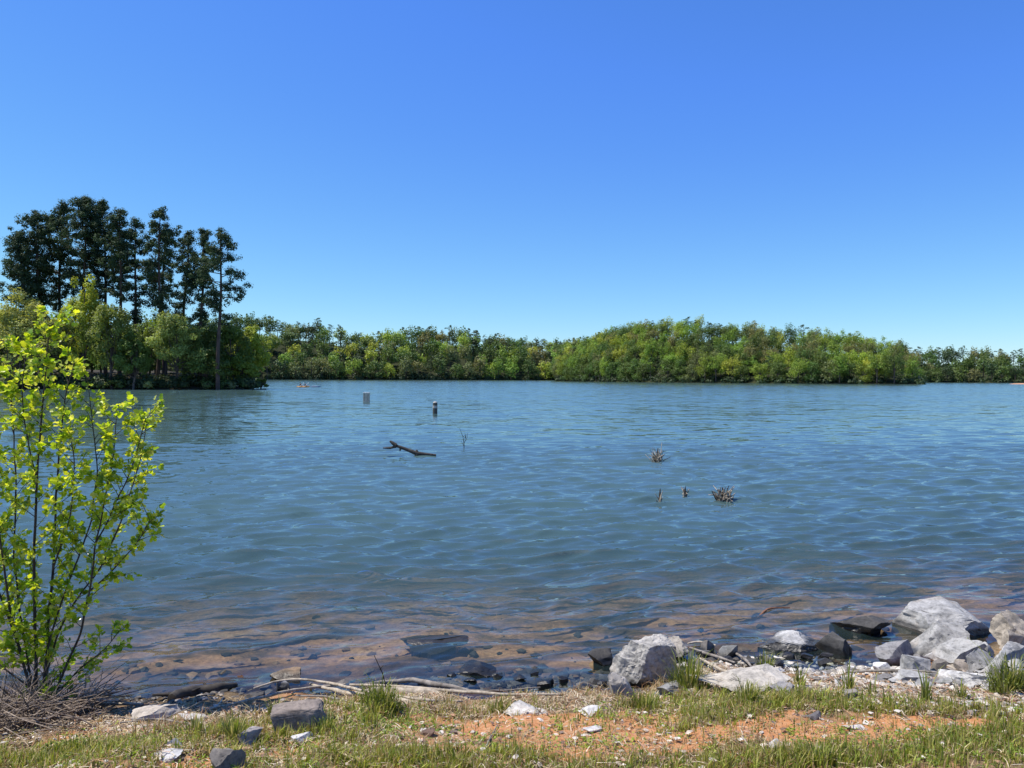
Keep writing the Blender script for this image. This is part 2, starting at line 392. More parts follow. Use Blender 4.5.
def far_tree(seed, h=14, w=5, nq=850, qs=.55, shape='round'):
    r = np.random.default_rng(seed); mb = MB()
    if shape == 'pine':
        mb.tube([(0, 0, -1), (.2, 0, h * .5), (0, 0, h * .97)], [.28, .2, .05], 5, 1)
        for k in range(16):
            zz = h * (.42 + .58 * (k / 15)); rr = w * (.75 + .4 * math.sin(k / 15 * 3) - .25 * (k / 15) ** 3) * r.uniform(.6, 1)
            a = r.uniform(0, 6.28)
            crown(mb, r, (math.cos(a) * rr * .5, math.sin(a) * rr * .5, zz), (rr * .62, rr * .62, h * .05), 5, nq / 16, qs * .8, .6)
    else:
        mb.tube([(0, 0, -1.5), (.2, .1, h * .35), (0, 0, h * .8)], [.3, .22, .06], 5, 1)
        for k in range(4):
            a = r.uniform(0, 6.28); mb.tube([(0, 0, h * .3), (math.cos(a) * w * .35, math.sin(a) * w * .35, h * .55), (math.cos(a) * w * .6, math.sin(a) * w * .6, h * .72)], [.14, .09, .03], 4, 1, cap=False)
        zc = {'round': .52, 'tall': .52, 'low': .44}[shape]; hz = {'round': .56, 'tall': .56, 'low': .56}[shape]; w *= 1.12
        crown(mb, r, (0, 0, h * zc), (w, w, h * hz), 30, nq, qs, .40)
    return mb
SP = [('round', 14, 5.2), ('round', 13, 5.8), ('tall', 16, 4.6), ('tall', 15.5, 5.2), ('low', 11, 5.4), ('pine', 16, 4.6), ('pine', 15, 4.4)]
far_mb = [far_tree(100 + i, h, w, 3600 if s != 'pine' else 2200, .31, s) for i, (s, h, w) in enumerate(SP)]
far_lo = [far_tree(100 + i, h, w, 1300 if s != 'pine' else 900, .52, s) for i, (s, h, w) in enumerate(SP)]
far_me = [b.mesh('broadleaf_tree' if SP[i][0] != 'pine' else 'pine_tree', [M_needle if SP[i][0] == 'pine' else M_leaf, M_bark], smooth=False) for i, b in enumerate(far_mb)]

# ------------------------------------------------------------------ wooded hills
hill_mat = simple('woodland_floor', (.035, .042, .020), .95, .1)
UND = MB()
candidates = []       # (distance, x, y, z, scale, variant, colour name, place)
GREENS = {'yellow green': (.34, .42, .055), 'fresh green': (.21, .31, .045), 'mid green': (.10, .165, .036), 'olive': (.19, .21, .075), 'dark green': (.05, .085, .028), 'pale': (.28, .32, .13)}
def ridge(name, pts, depth, th, scale, spacing, place, rows, seed, colors, pinefrac=.1, tip=None):
    """pts: (px, shoreline distance, py of the tree tops)"""
    r = np.random.default_rng(seed)
    P = np.array(pts, float); px = P[:, 0]; sd = P[:, 1]; tp = P[:, 2]
    n = 110; t = np.linspace(px[0], px[-1], n)
    D = np.interp(t, px, sd); T = np.interp(t, px, tp)
    sx = (t - 512) / F * D
    dist_r = D + depth
    zr = np.maximum(CAMH + (hor(t) - T) / F * dist_r - th * scale * .93, 1.2)
    us = np.concatenate([[-14, -3, 0], np.linspace(3, depth, 12), [depth * 1.4, depth * 2.2]])
    V = []
    def zz(uu, z): return np.where(uu < 0, uu * .35, z * np.sin(np.clip(uu / depth, 0, 1) * np.pi / 2) ** 1.1) - np.clip(uu - depth, 0, None) * .12
    def pos(tt, uu):
        d = np.interp(tt, t, D); zr_ = np.interp(tt, t, zr)
        f = (d + uu)
        return (tt - 512) / F * f, f, zz(uu, zr_)
    for uu in us:
        x, y, z = pos(t, np.full(n, uu)); z = z + (.5 * np.sin(x * .13 + uu) if uu > 4 else 0)
        V.append(np.stack([x, y, z], 1))
    V = np.concatenate(V); m = len(us)
    i = np.arange(m - 1)[:, None] * n + np.arange(n - 1)[None]
    mb = MB(); mb.add(V, np.stack([i, i + 1, i + n + 1, i + n], -1).reshape(-1, 4)); 
    tag(mb.obj(name, [hill_mat]), kind='structure')
    L = np.concatenate([[0], np.cumsum(np.hypot(np.diff(sx), np.diff(D)))])
    for k in range(int(L[-1] * 1.6)):
        tt = np.interp(r.uniform(0, L[-1]), L, t); uu = r.uniform(-1, 8) if r.random() < .3 else r.uniform(0, depth * 1.05)
        x, y, z = pos(tt, np.array(uu)); w_ = r.uniform(1.6, 3.2) * scale
        kk = 60; e = r.normal(size=(kk, 3)); e /= np.linalg.norm(e, axis=1)[:, None]; c_ = np.array([float(x), float(y), float(z) + w_ * .4]) + e * r.uniform(.5, 1, (kk, 1)) * [w_, w_, w_ * .85]
        v_, f_ = quads(c_, e + [0, 0, .4], .55 * scale, r); UND.add(v_, f_, 0, np.array(GREENS['dark green' if uu < 9 else 'mid green' if uu > depth * .75 else r.choice(['mid green', 'dark green', 'dark green'])]) * r.uniform(.6, 1.1))  # waterline brush all dark green: shade under the trees put into its colour
    for ri in range(rows):
        uu0 = .5 + (depth * 1.02) * (ri / (rows - 1)) ** 1.15
        cnt = int(L[-1] / spacing)
        for k in range(cnt):
            l = (k + .5 * (ri % 2) + r.uniform(-.33, .33)) * spacing
            if l < 0 or l > L[-1]: continue
            tt = np.interp(l, L, t); uu = uu0 + r.uniform(-.3, .3) * depth / rows * (1 if ri else .2); uu = max(uu, 2.5)
            x, y, z = pos(tt, np.array(uu)); x = float(x); y = float(y); z = float(z)
            v = r.integers(5, 7) if r.random() < pinefrac * (1.6 if ri >= rows - 3 else .6) else (4 if (ri == 0 and r.random() < .6) else r.integers(0, 4))
            cn = 'dark green' if v >= 5 else r.choice(colors, p=None)
            if ri == 0 and v == 4 and r.random() < .5: cn = 'mid green'
            s = scale * (r.uniform(.93, 1.02) if ri >= rows - 3 else r.uniform(.82, 1.08)) * (.75 if (v >= 5 and ri < rows - 2) else (.88 if v >= 5 else 1))
            where = 'at the waterline' if ri == 0 else ('along the crest' if ri >= rows - 2 else 'on the slope')
            candidates.append((math.hypot(x, y), x, y, z - .3, s, int(v), cn, place, where, r.uniform(0, 6.28)))
ridge('hill', [(556, 520, 342), (566, 500, 342), (585, 470, 338), (605, 445, 331), (625, 425, 325), (650, 405, 321), (690, 385, 319), (730, 372, 323), (770, 362, 328), (810, 352, 330), (850, 345, 334), (890, 338, 341), (910, 335, 346), (924, 333, 356)],
      85, 14, 1.0, 7.4, 'wooded point', 9, 11, ['yellow green', 'fresh green', 'fresh green', 'mid green', 'mid green', 'olive'], .14)
ridge('hill', [(-520, 620, 318), (-200, 610, 322), (120, 600, 322), (240, 600, 314), (271, 600, 317), (290, 610, 320), (310, 615, 321), (330, 620, 324), (350, 625, 329), (366, 630, 332), (385, 635, 331), (405, 640, 327), (440, 650, 327), (470, 660, 330), (500, 670, 335), (530, 680, 339), (560, 690, 340), (600, 700, 340), (640, 700, 342)],
      110, 14, 1.5, 11, 'far shore of the cove', 7, 12, ['yellow green', 'fresh green', 'mid green', 'olive', 'mid green', 'dark green'], .22)
ridge('hill', [(870, 545, 351), (915, 540, 350), (940, 535, 348), (970, 530, 348), (1000, 520, 350), (1024, 515, 351), (1100, 500, 345), (1250, 490, 345)],
      80, 14, 1.1, 8.5, 'far right shore', 6, 13, ['olive', 'mid green', 'mid green', 'dark green', 'dark green'], .3)  # duller greens on this far ridge: slight distance haze put into the colours
# a pale bush and some low shrubs at the foot of the point are part of the same shoreline
candidates.sort(key=lambda c: c[0])
vis = lambda c: -560 < c[1] / c[2] * F < 560
bl = [c for c in candidates if c[5] < 5]; pn = [c for c in candidates if c[5] >= 5]
blv = [c for c in bl if abs(c[1] / c[2] * F) < 530 and not (c[1] / c[2] * F < -300)]
keep = set(id(c) for c in blv[:228]) | set(id(c) for c in [c for c in pn if vis(c)][:110])
PHR = {'yellow green': 'bright yellow-green leafy tree', 'fresh green': 'fresh green leafy tree', 'mid green': 'medium green leafy tree', 'olive': 'olive-toned leafy tree', 'dark green': 'deep green leafy tree'}
rest = MB()
for c in candidates:
    d, x, y, z, s, v, cn, place, where, rot = c
    g = np.array(GREENS[cn]) * (1 + .12 * math.sin(x * 3.1 + y)) * np.array([1 + .12 * math.sin(x * 1.7), 1, 1])
    if id(c) in keep:
        o = bpy.data.objects.new('pine_tree' if v >= 5 else 'broadleaf_tree', far_me[v]); COL.objects.link(o)
        o.location = (x, y, z); o.rotation_euler = (0, 0, rot); o.scale = (s, s, s * (1 + .1 * math.sin(x)))
        o.color = (*g, 1)
        nm = ('dark conifer' if v >= 5 else ('low spreading ' if v == 4 else '') + PHR[cn])
        lab = f'{nm} {where} of the {place}' if where != 'on the slope' else f'{nm} on the slope of the {place}'
        tag(o, lab, 'tree', lab.replace('tree ', 'trees ', 1).replace('conifer ', 'conifers ', 1))
    else:
        vv, f3, f4, m, _ = far_lo[v].data()
        ca, sa = math.cos(rot), math.sin(rot)
        w = np.stack([vv[:, 0] * ca - vv[:, 1] * sa, vv[:, 0] * sa + vv[:, 1] * ca, vv[:, 2]], 1) * s + np.array([x, y, z])
        m4 = m[len(f3):]
        # split trunk and leaf faces so every face keeps its own material
        rest.v.append(w); rest.c.append(np.broadcast_to(g, (len(w), 3))); rest.f4.append(f4 + rest.n); rest.m4.append(m4)
        if len(f3): rest.f3.append(f3 + rest.n); rest.m3.append(m[:len(f3)])
        rest.n += len(w)
M_leaf_t = leaf_material('far_foliage', transl=.3, use='tint')
tag(rest.obj('distant_woodland', [M_leaf_t, M_bark], smooth=False, colors=True), 'mass of far-off trees filling the hills behind the nearer rows', 'woodland', kind='stuff')

r_ = np.random.default_rng(90)
for k in range(44):
    px = -420 + 655 * (k + r_.uniform(0, .8)) / 44; d = r_.uniform(156, 185); v = int(r_.integers(0, 4)); cn = r_.choice(['fresh green', 'mid green', 'mid green', 'dark green'])
    o = bpy.data.objects.new('broadleaf_tree', far_me[v]); COL.objects.link(o); s_ = r_.uniform(.85, 1.1) * (.8 if px > 190 else 1)
    o.location = ((px - 512) / F * d, d, 1.5); o.rotation_euler = (0, 0, r_.uniform(0, 6.28)); o.scale = (s_,) * 3; o.color = (*GREENS[cn], 1)
    lab = PHR[cn] + ' in the rows behind the tall pines of the left point'; tag(o, lab, 'tree', lab.replace('tree ', 'trees ', 1))
for k in range(420):
    px = r_.uniform(-420, 262); uu = r_.uniform(-.5, 3.5) if r_.random() < .7 else r_.uniform(3, 30); d = float(np.interp(px, [-420, 0, 120, 200, 240, 268], [128, 134, 136, 139, 143, 150])) + uu
    w_ = r_.uniform(.8, 1.9) * (.6 if px > 250 else 1); kk = 150; e = r_.normal(size=(kk, 3)); e /= np.linalg.norm(e, axis=1)[:, None]
    c_ = np.array([(px - 512) / F * d, d, .3 + w_ * .6 + min(uu, 10) * .1]) + e * r_.uniform(.4, 1, (kk, 1)) * [w_, w_, w_ * .9]
    v_, f_ = quads(c_, e + [0, 0, .4], .22, r_); UND.add(v_, f_, 0, np.array(GREENS[r_.choice(['mid green', 'dark green', 'dark green', 'olive'])]) * r_.uniform(.5, 1.0))
tag(UND.obj('undergrowth', [M_leaf_t], smooth=False, colors=True), 'low leafy undergrowth covering the wooded banks', 'undergrowth', kind='stuff')

# small sandy spit of the far right shore
mb = MB(); a = np.linspace(0, 2 * np.pi, 24, endpoint=False)
c0 = at(1024, 384.3, 372)
ring = [np.stack([c0.x + 6 * q * np.cos(a) * (1 + .1 * np.sin(3 * a)), 372 + 4 * q * np.sin(a), np.full(24, zz)], 1) for q, zz in ((1.3, -.6), (1, .1), (.7, .35), (.2, .5))]
V = np.concatenate(ring); k = np.arange(24); fs = [np.stack([i * 24 + k, i * 24 + (k + 1) % 24, (i + 1) * 24 + (k + 1) % 24, (i + 1) * 24 + k], 1) for i in range(3)]
mb.add(V, np.concatenate(fs)); mb.add(ring[3], [[0, 6, 12], [0, 12, 18]])
tag(mb.obj('beach', [simple('red_sand', (.48, .27, .16), .9, .1)]), kind='structure')

# ------------------------------------------------------------------ left point: land, pines, broadleaf trees
n = 60; t = np.linspace(-420, 268, n)
LD = np.interp(t, [-420, 0, 120, 200, 240, 268], [128, 134, 136, 139, 143, 150])
V = []; us = [-6, -1, 0, 1.2, 4, 12, 30, 60, 90]; hs = [-2.2, -.3, 0, .5, .9, 1.6, 3, 4, 0]
for u_, h_ in zip(us, hs):
    tap = sstep(268, 225, t) * .96 + .04
    V.append(np.stack([(t - 512) / F * (LD + u_) - max(u_, 0) * .25, LD + u_ * (tap if u_ > 0 else 1), h_ * (tap if u_ > 0 else 1) + 0 * t + (.15 * np.sin(t * .31 + u_) if u_ > 0 else 0)], 1))
V = np.concatenate(V); i = np.arange(len(us) - 1)[:, None] * n + np.arange(n - 1)[None]
mb = MB(); mb.add(V, np.stack([i, i + 1, i + n + 1, i + n], -1).reshape(-1, 4))
tag(mb.obj('peninsula', [simple('point_soil', (.05, .042, .026), .95, .1)]), kind='structure')

def pine(px, top, dist, w, label, seed, base=.42, basepx=None, lean=0, dens=1.0, right=0):
    r = np.random.default_rng(seed)
    x0 = ((basepx if basepx is not None else px) - 512) / F * dist; zt = CAMH + (hor(px) - top) / F * dist; z0 = 1.0
    h = zt - z0; x1 = (px - 512) / F * dist - x0
    root = empty('pine_tree', (x0, dist, z0)); tag(root, label, 'pine', 'tall pines on the left point')
    tk = MB(); zs = np.linspace(-1.5, h * .98, 12); q = np.clip(zs / h, 0, 1)
    axis = np.stack([x1 * q ** 1.3 + .25 * np.sin(q * 7 + seed), .3 * np.sin(q * 5 + seed * 2), zs], 1)
    tk.tube(axis, .36 * (1 - q) ** .8 + .05, 8)
    cr = MB()
    dens = 1.3 if px < 110 else .8; w *= 1 if px < 110 else .93; nb = int(40 * dens); C = []; Nn = []
    for k in range(nb):
        q = base + (1 - base) * ((k + r.uniform(0, 1)) / nb) ** .85
        prof = math.sin(min(1, (q - base) / (1 - base) * .93 + .12) * math.pi) ** .42 * (1 - .12 * q)
        if k < nb * .25: prof *= .65
        L = w * 1.08 * prof * r.uniform(.45, 1.15); a = r.uniform(0, 2 * math.pi)
        if right and math.cos(a) > 0: L *= 1.25
        p0 = np.array([np.interp(q * h, axis[:, 2], axis[:, 0]), np.interp(q * h, axis[:, 2], axis[:, 1]), q * h])
        d = np.array([math.cos(a), math.sin(a), 0]); rise = r.uniform(-.1, .45) + .6 * (q - .6)
        p1 = p0 + d * L * .5 + np.array([0, 0, L * rise * .5]); p2 = p0 + d * L + np.array([0, 0, L * rise * .8])
        tk.tube([p0, p1, p2], [.09, .06, .02], 4, cap=False)
        for j in range(int(4 + L * 1.6)):
            s = r.uniform(.3, 1.05) if j else 1
            bp = p0 + (p2 - p0) * s + r.normal(size=3) * np.array([.6, .6, .42]) * (.6 + L * .16)
            kk = 52; e = r.normal(size=(kk, 3)); e /= np.linalg.norm(e, axis=1)[:, None]; rad = r.uniform(.6, 1.1)
            C.append(bp + e * np.array([1, 1, .75]) * rad * r.uniform(.3, 1, (kk, 1))); Nn.append(e + np.array([0, 0, .6]))
    C = np.concatenate(C); Nn = np.concatenate(Nn)
    v, f = quads(C, Nn, .165, r); cr.add(v, f)
    tk.obj('trunk', [M_pinebark], root); o = cr.obj('crown', [M_needle], root, smooth=False)
    o.color = (.042, .074, .030, 1)
    return root
PINES = [(20, 232, 143, 3.4, 'leftmost low-crowned dark pine at the outer left of the pine cluster', 28, .35),
         (38, 213, 146, 5.0, 'second dark pine from the left with a broad drooping crown', 40, .36),
         (62, 203, 152, 5.2, 'dense dark pine just left of the highest pine crown', 61, .40),
         (84, 197, 147, 5.4, 'highest pine of the cluster with a wide flat dark crown', 84, .42),
         (103, 202, 150, 4.8, 'dark pine touching the highest crown on its right side', 106, .46),
         (121, 210, 144, 4.2, 'pine with a bare straight trunk right of the dense crown mass', 120, .46),
         (136, 220, 149, 3.6, 'slim pine between the dense crown mass and the lone gap of sky', 134, .36),
         (161, 208, 141, 3.9, 'separate tall pine with two-sided open crown above the gap of sky', 158, .40),
         (166, 226, 153, 3.0, 'thin pine standing just behind the separate tall pine', 162, .35),
         (187, 232, 147, 3.2, 'leaning dark pine left of the three right-hand pines', 184, .38),
         (203, 229, 143, 3.6, 'dark pine in the middle of the right-hand group', 200, .34),
         (222, 231, 139, 3.7, 'rightmost pine with full-length bare trunk beside the water', 218, .40)]
for i, (px, top, d, w, lab, bpx, bs) in enumerate(PINES):
    pine(px, top, d, w, lab, 200 + i, bs, bpx, right=1 if i in (7, 11) else 0)

def leafy(px, top, bottom_px, dist, wpx, label, seed, color, base=.0, nq=17000, qs=.2, nblob=60, name='broadleaf_tree', z0=.6, blob=.27, cat='tree', grp='leafy trees on the left point', low=-.75):
    r = np.random.default_rng(seed)
    x = (px - 512) / F * dist; zt = CAMH + (hor(px) - top) / F * dist; h = zt - z0; w = wpx / 2 / F * dist
    root = empty(name, (x, dist, z0)); tag(root, label, cat, grp)
    cr = MB(); cc = crown(cr, r, (0, 0, h * (base + (1 - base) / 2)), (w, w * .8, h * (1 - base) / 2 * 1.02), nblob, nq, qs, blob, low=low)
    tk = MB(); q = np.linspace(0, 1, 8)
    tk.tube(np.stack([.3 * np.sin(q * 5 + seed), .2 * np.sin(q * 4), -1 + q * h * .85], 1), .22 * (1 - q) + .04, 7)
    for c in cc[::3]:
        s = r.uniform(.15, .5); p0 = np.array([0, 0, h * s * .8]); 
        tk.tube([p0, (p0 + c) / 2 + [0, 0, -.3], c], [.09, .06, .02], 4, cap=False)
    tk.obj('trunk', [M_bark], root); o = cr.obj('crown', [M_leaf], root, smooth=False); o.color = (color[0] * 2.8, color[1] * 2.5, color[2] * 1.8, 1)
    return root
leafy(-40, 300, 0, 140, 110, 'pale grey-green tree cut by the left edge behind the sapling', 301, (.13, .16, .07))
leafy(18, 281, 0, 138, 84, 'soft pale green tree with feathery crown at the far left', 302, (.14, .17, .065), nq=20000)
leafy(50, 312, 0, 137, 60, 'low olive-green tree under the leftmost pines', 303, (.085, .11, .04))
leafy(84, 264, 0, 139, 62, 'tall yellow-green tree rising in front of the dark pines', 304, (.125, .165, .028), nq=20000, blob=.24)
leafy(112, 292, 0, 137, 60, 'medium green tree right of the tall yellow-green one', 305, (.07, .10, .03))
leafy(135, 330, 0, 136, 44, 'small dark green tree crowding the bank below the pines', 306, (.05, .085, .025))
leafy(176, 304, 0, 139, 76, 'rounded silvery-green tree bulging over the water', 307, (.095, .135, .05), nq=20000, base=.08)
leafy(205, 322, 0, 142, 48, 'dark shaded tree behind the rightmost pine trunk', 308, (.04, .065, .02))
leafy(232, 312, 0, 146, 46, 'dark green tree just right of the bare pine trunk', 309, (.05, .085, .022), nq=14000)
leafy(252, 322, 0, 151, 44, 'bright green tree leaning over the water at the tip of the point', 310, (.11, .15, .025), base=.02, nq=14000)
leafy(242, 352, 0, 147, 50, 'low bushy tree dipping to the water at the tip', 311, (.085, .125, .025), nq=11000, low=-1)
leafy(205, 345, 0, 141, 60, 'squat deep green tree overhanging the shaded bank', 314, (.045, .075, .022), nq=11000)
for k, (px, tp, w_, lab) in enumerate([(-120, 285, 110, 'tall green tree beyond the left edge'), (150, 316, 50, 'shaded green tree between silvery tree and pines'), (62, 300, 60, 'shaded tree behind the tall yellow-green one'), (10, 312, 80, 'shaded tree behind the feathery pale tree'), (225, 330, 50, 'shaded tree behind the tip of the point')]):
    leafy(px, tp, 0, 156 + k, w_, lab, 330 + k, (.045, .07, .022), nq=11000)
BX = [(8, 18, 380, 'grey-green bush at the bank behind the sapling'), (60, 20, 378, 'dull green waterside bush below the olive tree'), (112, 22, 379, 'dark waterside bush below the yellow-green tree'), (148, 14, 381, 'small pale bush at the left of the shaded bank'), (262, 16, 378, 'tiny bright bush at the very tip of the point')]
for k, (px, w_, tp, lab) in enumerate(BX):
    leafy(px, tp, 0, 136 if px < 200 else 150, w_, lab, 350 + k, [(.08, .11, .045), (.06, .085, .03), (.04, .06, .02), (.13, .16, .07), (.10, .14, .03)][k], nq=1200, nblob=16, name='bush', z0=0.1, blob=.4, cat='bush', grp='bushes along the left point')

# ------------------------------------------------------------------ near rocks
def rock(px0, px1, pyt, pyb, label, color=(.40, .39, .37), seed=0, sub=4, ridges=0, flat=None, name='rock', group=None, dz=0, depthk=.75, rot=None, boxy=.75, planes=14, sharp=1., tilt=0, tagit=True, yoff=0):
    r = np.random.default_rng(seed + 1000)
    b = hit((px0 + px1) / 2, pyb); d = b.y + yoff
    w = (px1 - px0) / F * d; hp = (pyb - pyt) / F * d; th = math.atan2(CAMH - b.z, d)
    dep = w * depthk
    yc = d + dep * .5; cx = at((px0 + px1) / 2, pyt, yc); w *= yc / d
    Hz = max(cx.z - b.z, w * .16 if flat is None else flat * w)
    bm = bmesh.new(); bmesh.ops.create_icosphere(bm, subdivisions=sub, radius=1)
    v = np.array([x.co[:] for x in bm.verts])
    v = np.sign(v) * np.abs(v) ** boxy; v /= np.abs(v).max()
    lowv = v[:, 2] < 0
    for k in range(planes):
        n = r.normal(size=3); n /= np.linalg.norm(n); dd = r.uniform(.40, .74)
        q = v @ n; o = np.clip(q - dd, 0, None); v = v - n * (o * 1.0 * sharp)[:, None]
    # flat base
    v /= np.abs(v).max(axis=0)
    v += (v / (np.linalg.norm(v, axis=1)[:, None] + 1e-9)) * ((.09 if ridges else .12) * fbm(v * 2.2 + seed, seed, 4) + .05 * fbm(v * 7 + seed, seed + 3, 3))[:, None]
    if ridges:
        ax = np.array([.75, .35, .55]); ax /= np.linalg.norm(ax)
        q = v @ ax; t2 = np.cross(ax, [0, 1., 0]); t2 /= np.linalg.norm(t2)
        pp = np.stack([q * 7, (v @ t2) * .9, v[:, 1] * 2], 1) + .6 * np.stack([vnoise(v * 2, 5)] * 3, 1)
        v += (v / (np.linalg.norm(v, axis=1)[:, None] + 1e-9)) * (ridges * 3.2 * (fbm(pp, 8, 4, .6) - .35 * np.abs(vnoise(pp * 2.1, 4))))[:, None]
    k_ = np.where(v[:, 2] < .05, 1 / np.sqrt(np.clip(1 - np.clip(.05 - v[:, 2], 0, .8) ** 2, .3, 1)), 1); v[:, :2] *= k_[:, None]
    v[:, 2] = np.where(v[:, 2] < -.5, -.5 + (v[:, 2] + .5) * .3, v[:, 2])
    v[:, 2] = (v[:, 2] + .35) / 1.35
    v = v * np.array([w / 2, dep / 2, Hz])
    if b.z <= .012: v[:, 2] -= np.where(v[:, 2] < .0, .25, 0)
    if tilt:
        v[:, 2] += v[:, 0] * tilt
    for vert, c in zip(bm.verts, v): vert.co = c
    me = bpy.data.meshes.new(name); bm.to_mesh(me); bm.free(); me.materials.append(M_rock)
    me.polygons.foreach_set('use_smooth', [True] * len(me.polygons))
    try: me.set_sharp_from_angle(angle=R(22))
    except Exception: pass
    o = bpy.data.objects.new(name, me); COL.objects.link(o)
    o.location = (cx.x, yc, b.z + dz); o.rotation_euler = (0, 0, r.uniform(-.15, .15) if rot is None else rot)
    o.color = (*color, 1)
    if tagit: tag(o, label, 'rock', group)
    return o
G1 = (.31, .305, .29); G2 = (.235, .23, .22); TAN = (.34, .295, .235); BLK = (.045, .043, .04); DK = (.15, .135, .115)
pile = 'boulders piled at the right of the shore'; wet = 'wet black rocks in the shallows'; bank_ = 'stones lying on the bank'
